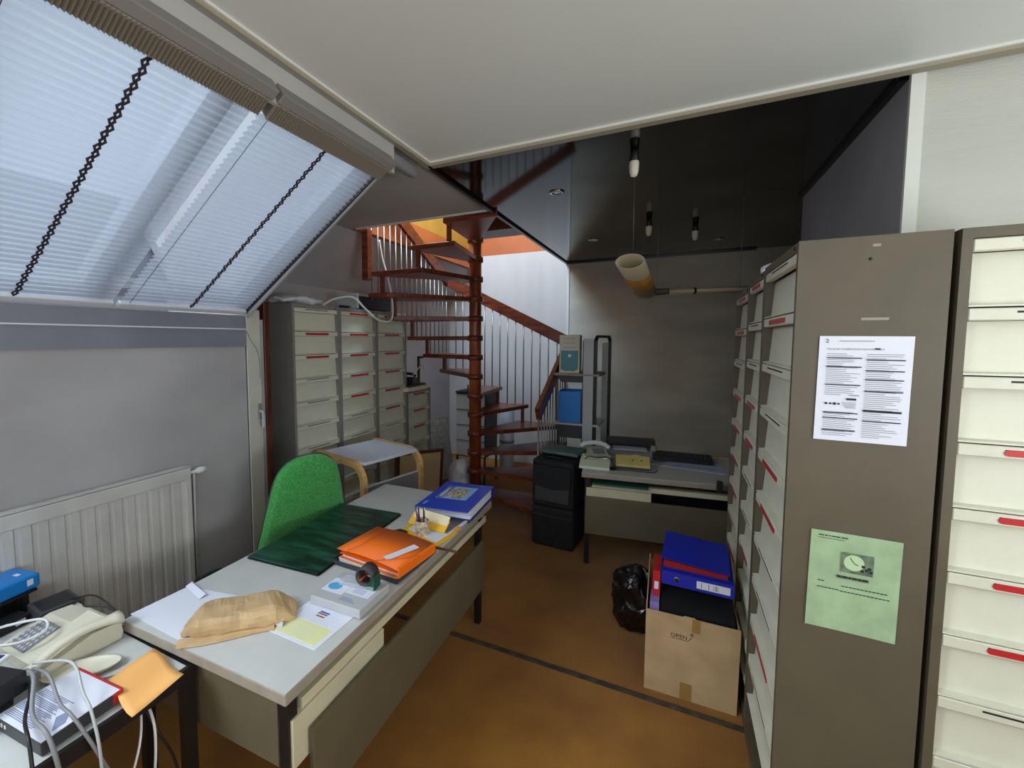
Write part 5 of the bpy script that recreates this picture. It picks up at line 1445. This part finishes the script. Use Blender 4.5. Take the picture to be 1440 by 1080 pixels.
for x in (0.10, 0.17): rbox(b, x - 0.004, x + 0.004, 0.27, 0.295, 0.042, 0.046, 0.001)
obj('rivet', b, 'black', t)

t = thing('bin_bag', 'black bin bag behind the left side of the cardboard box', 'bin bag', (-0.175, 2.72, 0))
b = NB(); bmesh.ops.create_icosphere(b, subdivisions=4, radius=1.0)
for v in b.verts: v.co = Vector((v.co.x * 0.13, v.co.y * 0.13, (v.co.z + 1) * 0.20))
crumple(b, 0.045, 9, 9.0); crumple(b, 0.015, 28, 1.0)
for v in b.verts: v.co.z = max(v.co.z, 0.0)
obj('bag_body', b, 'bin_bag', t)

# crumpled white paper with orange on the middle right cabinet
t = thing('tissue_packet', 'crumpled white tissue packet with an orange end on the right-hand cabinets', 'packet', (0.40, 2.46, 2.0405), R(240))
b = NB(); bmesh.ops.create_icosphere(b, subdivisions=3, radius=1.0)
for v in b.verts: v.co = Vector((v.co.x * 0.10, v.co.y * 0.05, (v.co.z + 1) * 0.028))
crumple(b, 0.02, 16, 9.0)
for v in b.verts: v.co.z = max(v.co.z, 0.0)
obj('wrapper', b, 'plastic_bag', t)
b = NB(); rbox(b, -0.13, -0.07, -0.02, 0.02, 0.015, 0.058, 0.004); obj('packet_end', b, 'orange', t)

# ------------------------------------------------------------------ hanging oval tube lamp (L-shaped), lamps in the dark ceiling
def oval_tube(b, p, q, rx, rz, n=28, th=0.004, cap=False):
    p = Vector(p); q = Vector(q); d = (q - p).normalized(); s = Vector((d.y, -d.x, 0)).normalized(); u = Vector((0, 0, 1))
    rings = []
    for (c, k) in ((p, 1.0), (q, 1.0), (q, 0.94), (p, 0.94)):
        rings.append([b.verts.new(c + s * rx * k * math.cos(2 * PI * j / n) + u * rz * k * math.sin(2 * PI * j / n)) for j in range(n)])
    rings.append(rings[0])
    for r0, r1 in zip(rings, rings[1:]):
        for j in range(n): b.faces.new([r0[j], r0[(j + 1) % n], r1[(j + 1) % n], r1[j]]).smooth = True


t = thing('tube_lamp', 'suspended oval tube lamp in an L shape with a yellowed band', 'lamp', (0, 0, 0))
p0, p1 = Vector((-0.250, 2.66, 2.195)), Vector((-0.218, 3.56, 2.10))
b = NB(); oval_tube(b, p0, p1, 0.080, 0.042); obj('lamp_tube', b, 'lamp_white', t)
b = NB(); oval_tube(b, p0 + (p1 - p0) * 0.34, p0 + (p1 - p0) * 0.93, 0.0815, 0.0435); obj('yellowed_band', b, 'lamp_yellow', t)
b = NB(); rbox(b, -0.215, -0.055, 3.52, 3.62, 2.085, 2.125, 0.006); obj('corner_joint', b, 'black', t)
b = NB(); oval_tube(b, (-0.075, 3.585, 2.105), (0.50, 3.69, 2.108), 0.050, 0.022); obj('lamp_tube', b, 'lamp_white', t)
b = NB(); oval_tube(b, (0.10, 3.612, 2.106), (0.115, 3.615, 2.106), 0.052, 0.024); obj('tube_clamp', b, 'black', t)
b = NB(); tube(b, [(-0.240, 2.72, 2.23), (-0.240, 2.72, CZ - 0.001)], 0.0012, 5, smooth=False); tube(b, [(-0.140, 3.57, 2.12), (-0.140, 3.57, CZ - 0.001)], 0.0012, 5, smooth=False); tube(b, [(0.40, 3.67, 2.125), (0.40, 3.67, CZ - 0.001)], 0.0012, 5, smooth=False)
obj('suspension_wire', b, 'rod', t)
for x, y, lb in ((-0.231, 2.560, 'white bulb in a black socket on the dark ceiling, nearest us'), (-0.234, 4.04, 'white bulb in a black socket above the tube lamp, left of the far pair'),
                 (0.124, 4.39, 'white bulb in a black socket, right of the far pair on the dark ceiling')):
    t = thing('ceiling_bulb', lb, 'bulb', (x, y, CZ), 0, 'bulbs on the dark ceiling')
    b = NB(); lathe(b, [(0.0, 0.0), (0.020, 0.0), (0.022, -0.02), (0.026, -0.055), (0.022, -0.062), (0.0, -0.062)], 20, cap=False); obj('socket', b, 'black', t)
    b = NB(); lathe(b, [(0.024, -0.060), (0.026, -0.075), (0.023, -0.115), (0.016, -0.135), (0.0, -0.142)], 20, cap=False); obj('bulb', b, 'bulb', t)
for x, y, lb in ((-0.77, 3.034, 'recessed chrome downlight nearest the stairwell edge'), (-0.783, 4.612, 'recessed chrome downlight far back on the left'), (0.353, 5.127, 'recessed chrome downlight farthest back on the right')):
    t = thing('downlight', lb, 'downlight', (x, y, CZ), 0, 'downlights in the dark ceiling')
    b = NB(); lathe(b, [(0.030, 0.0), (0.052, -0.001), (0.050, -0.006), (0.036, -0.009), (0.030, -0.004)], 28, cap=False); obj('rim', b, 'chrome', t)
    b = NB(); lathe(b, [(0.030, -0.001), (0.020, -0.008), (0.0, -0.012)], 20, cap=False); obj('lamp_face', b, 'bulb', t)
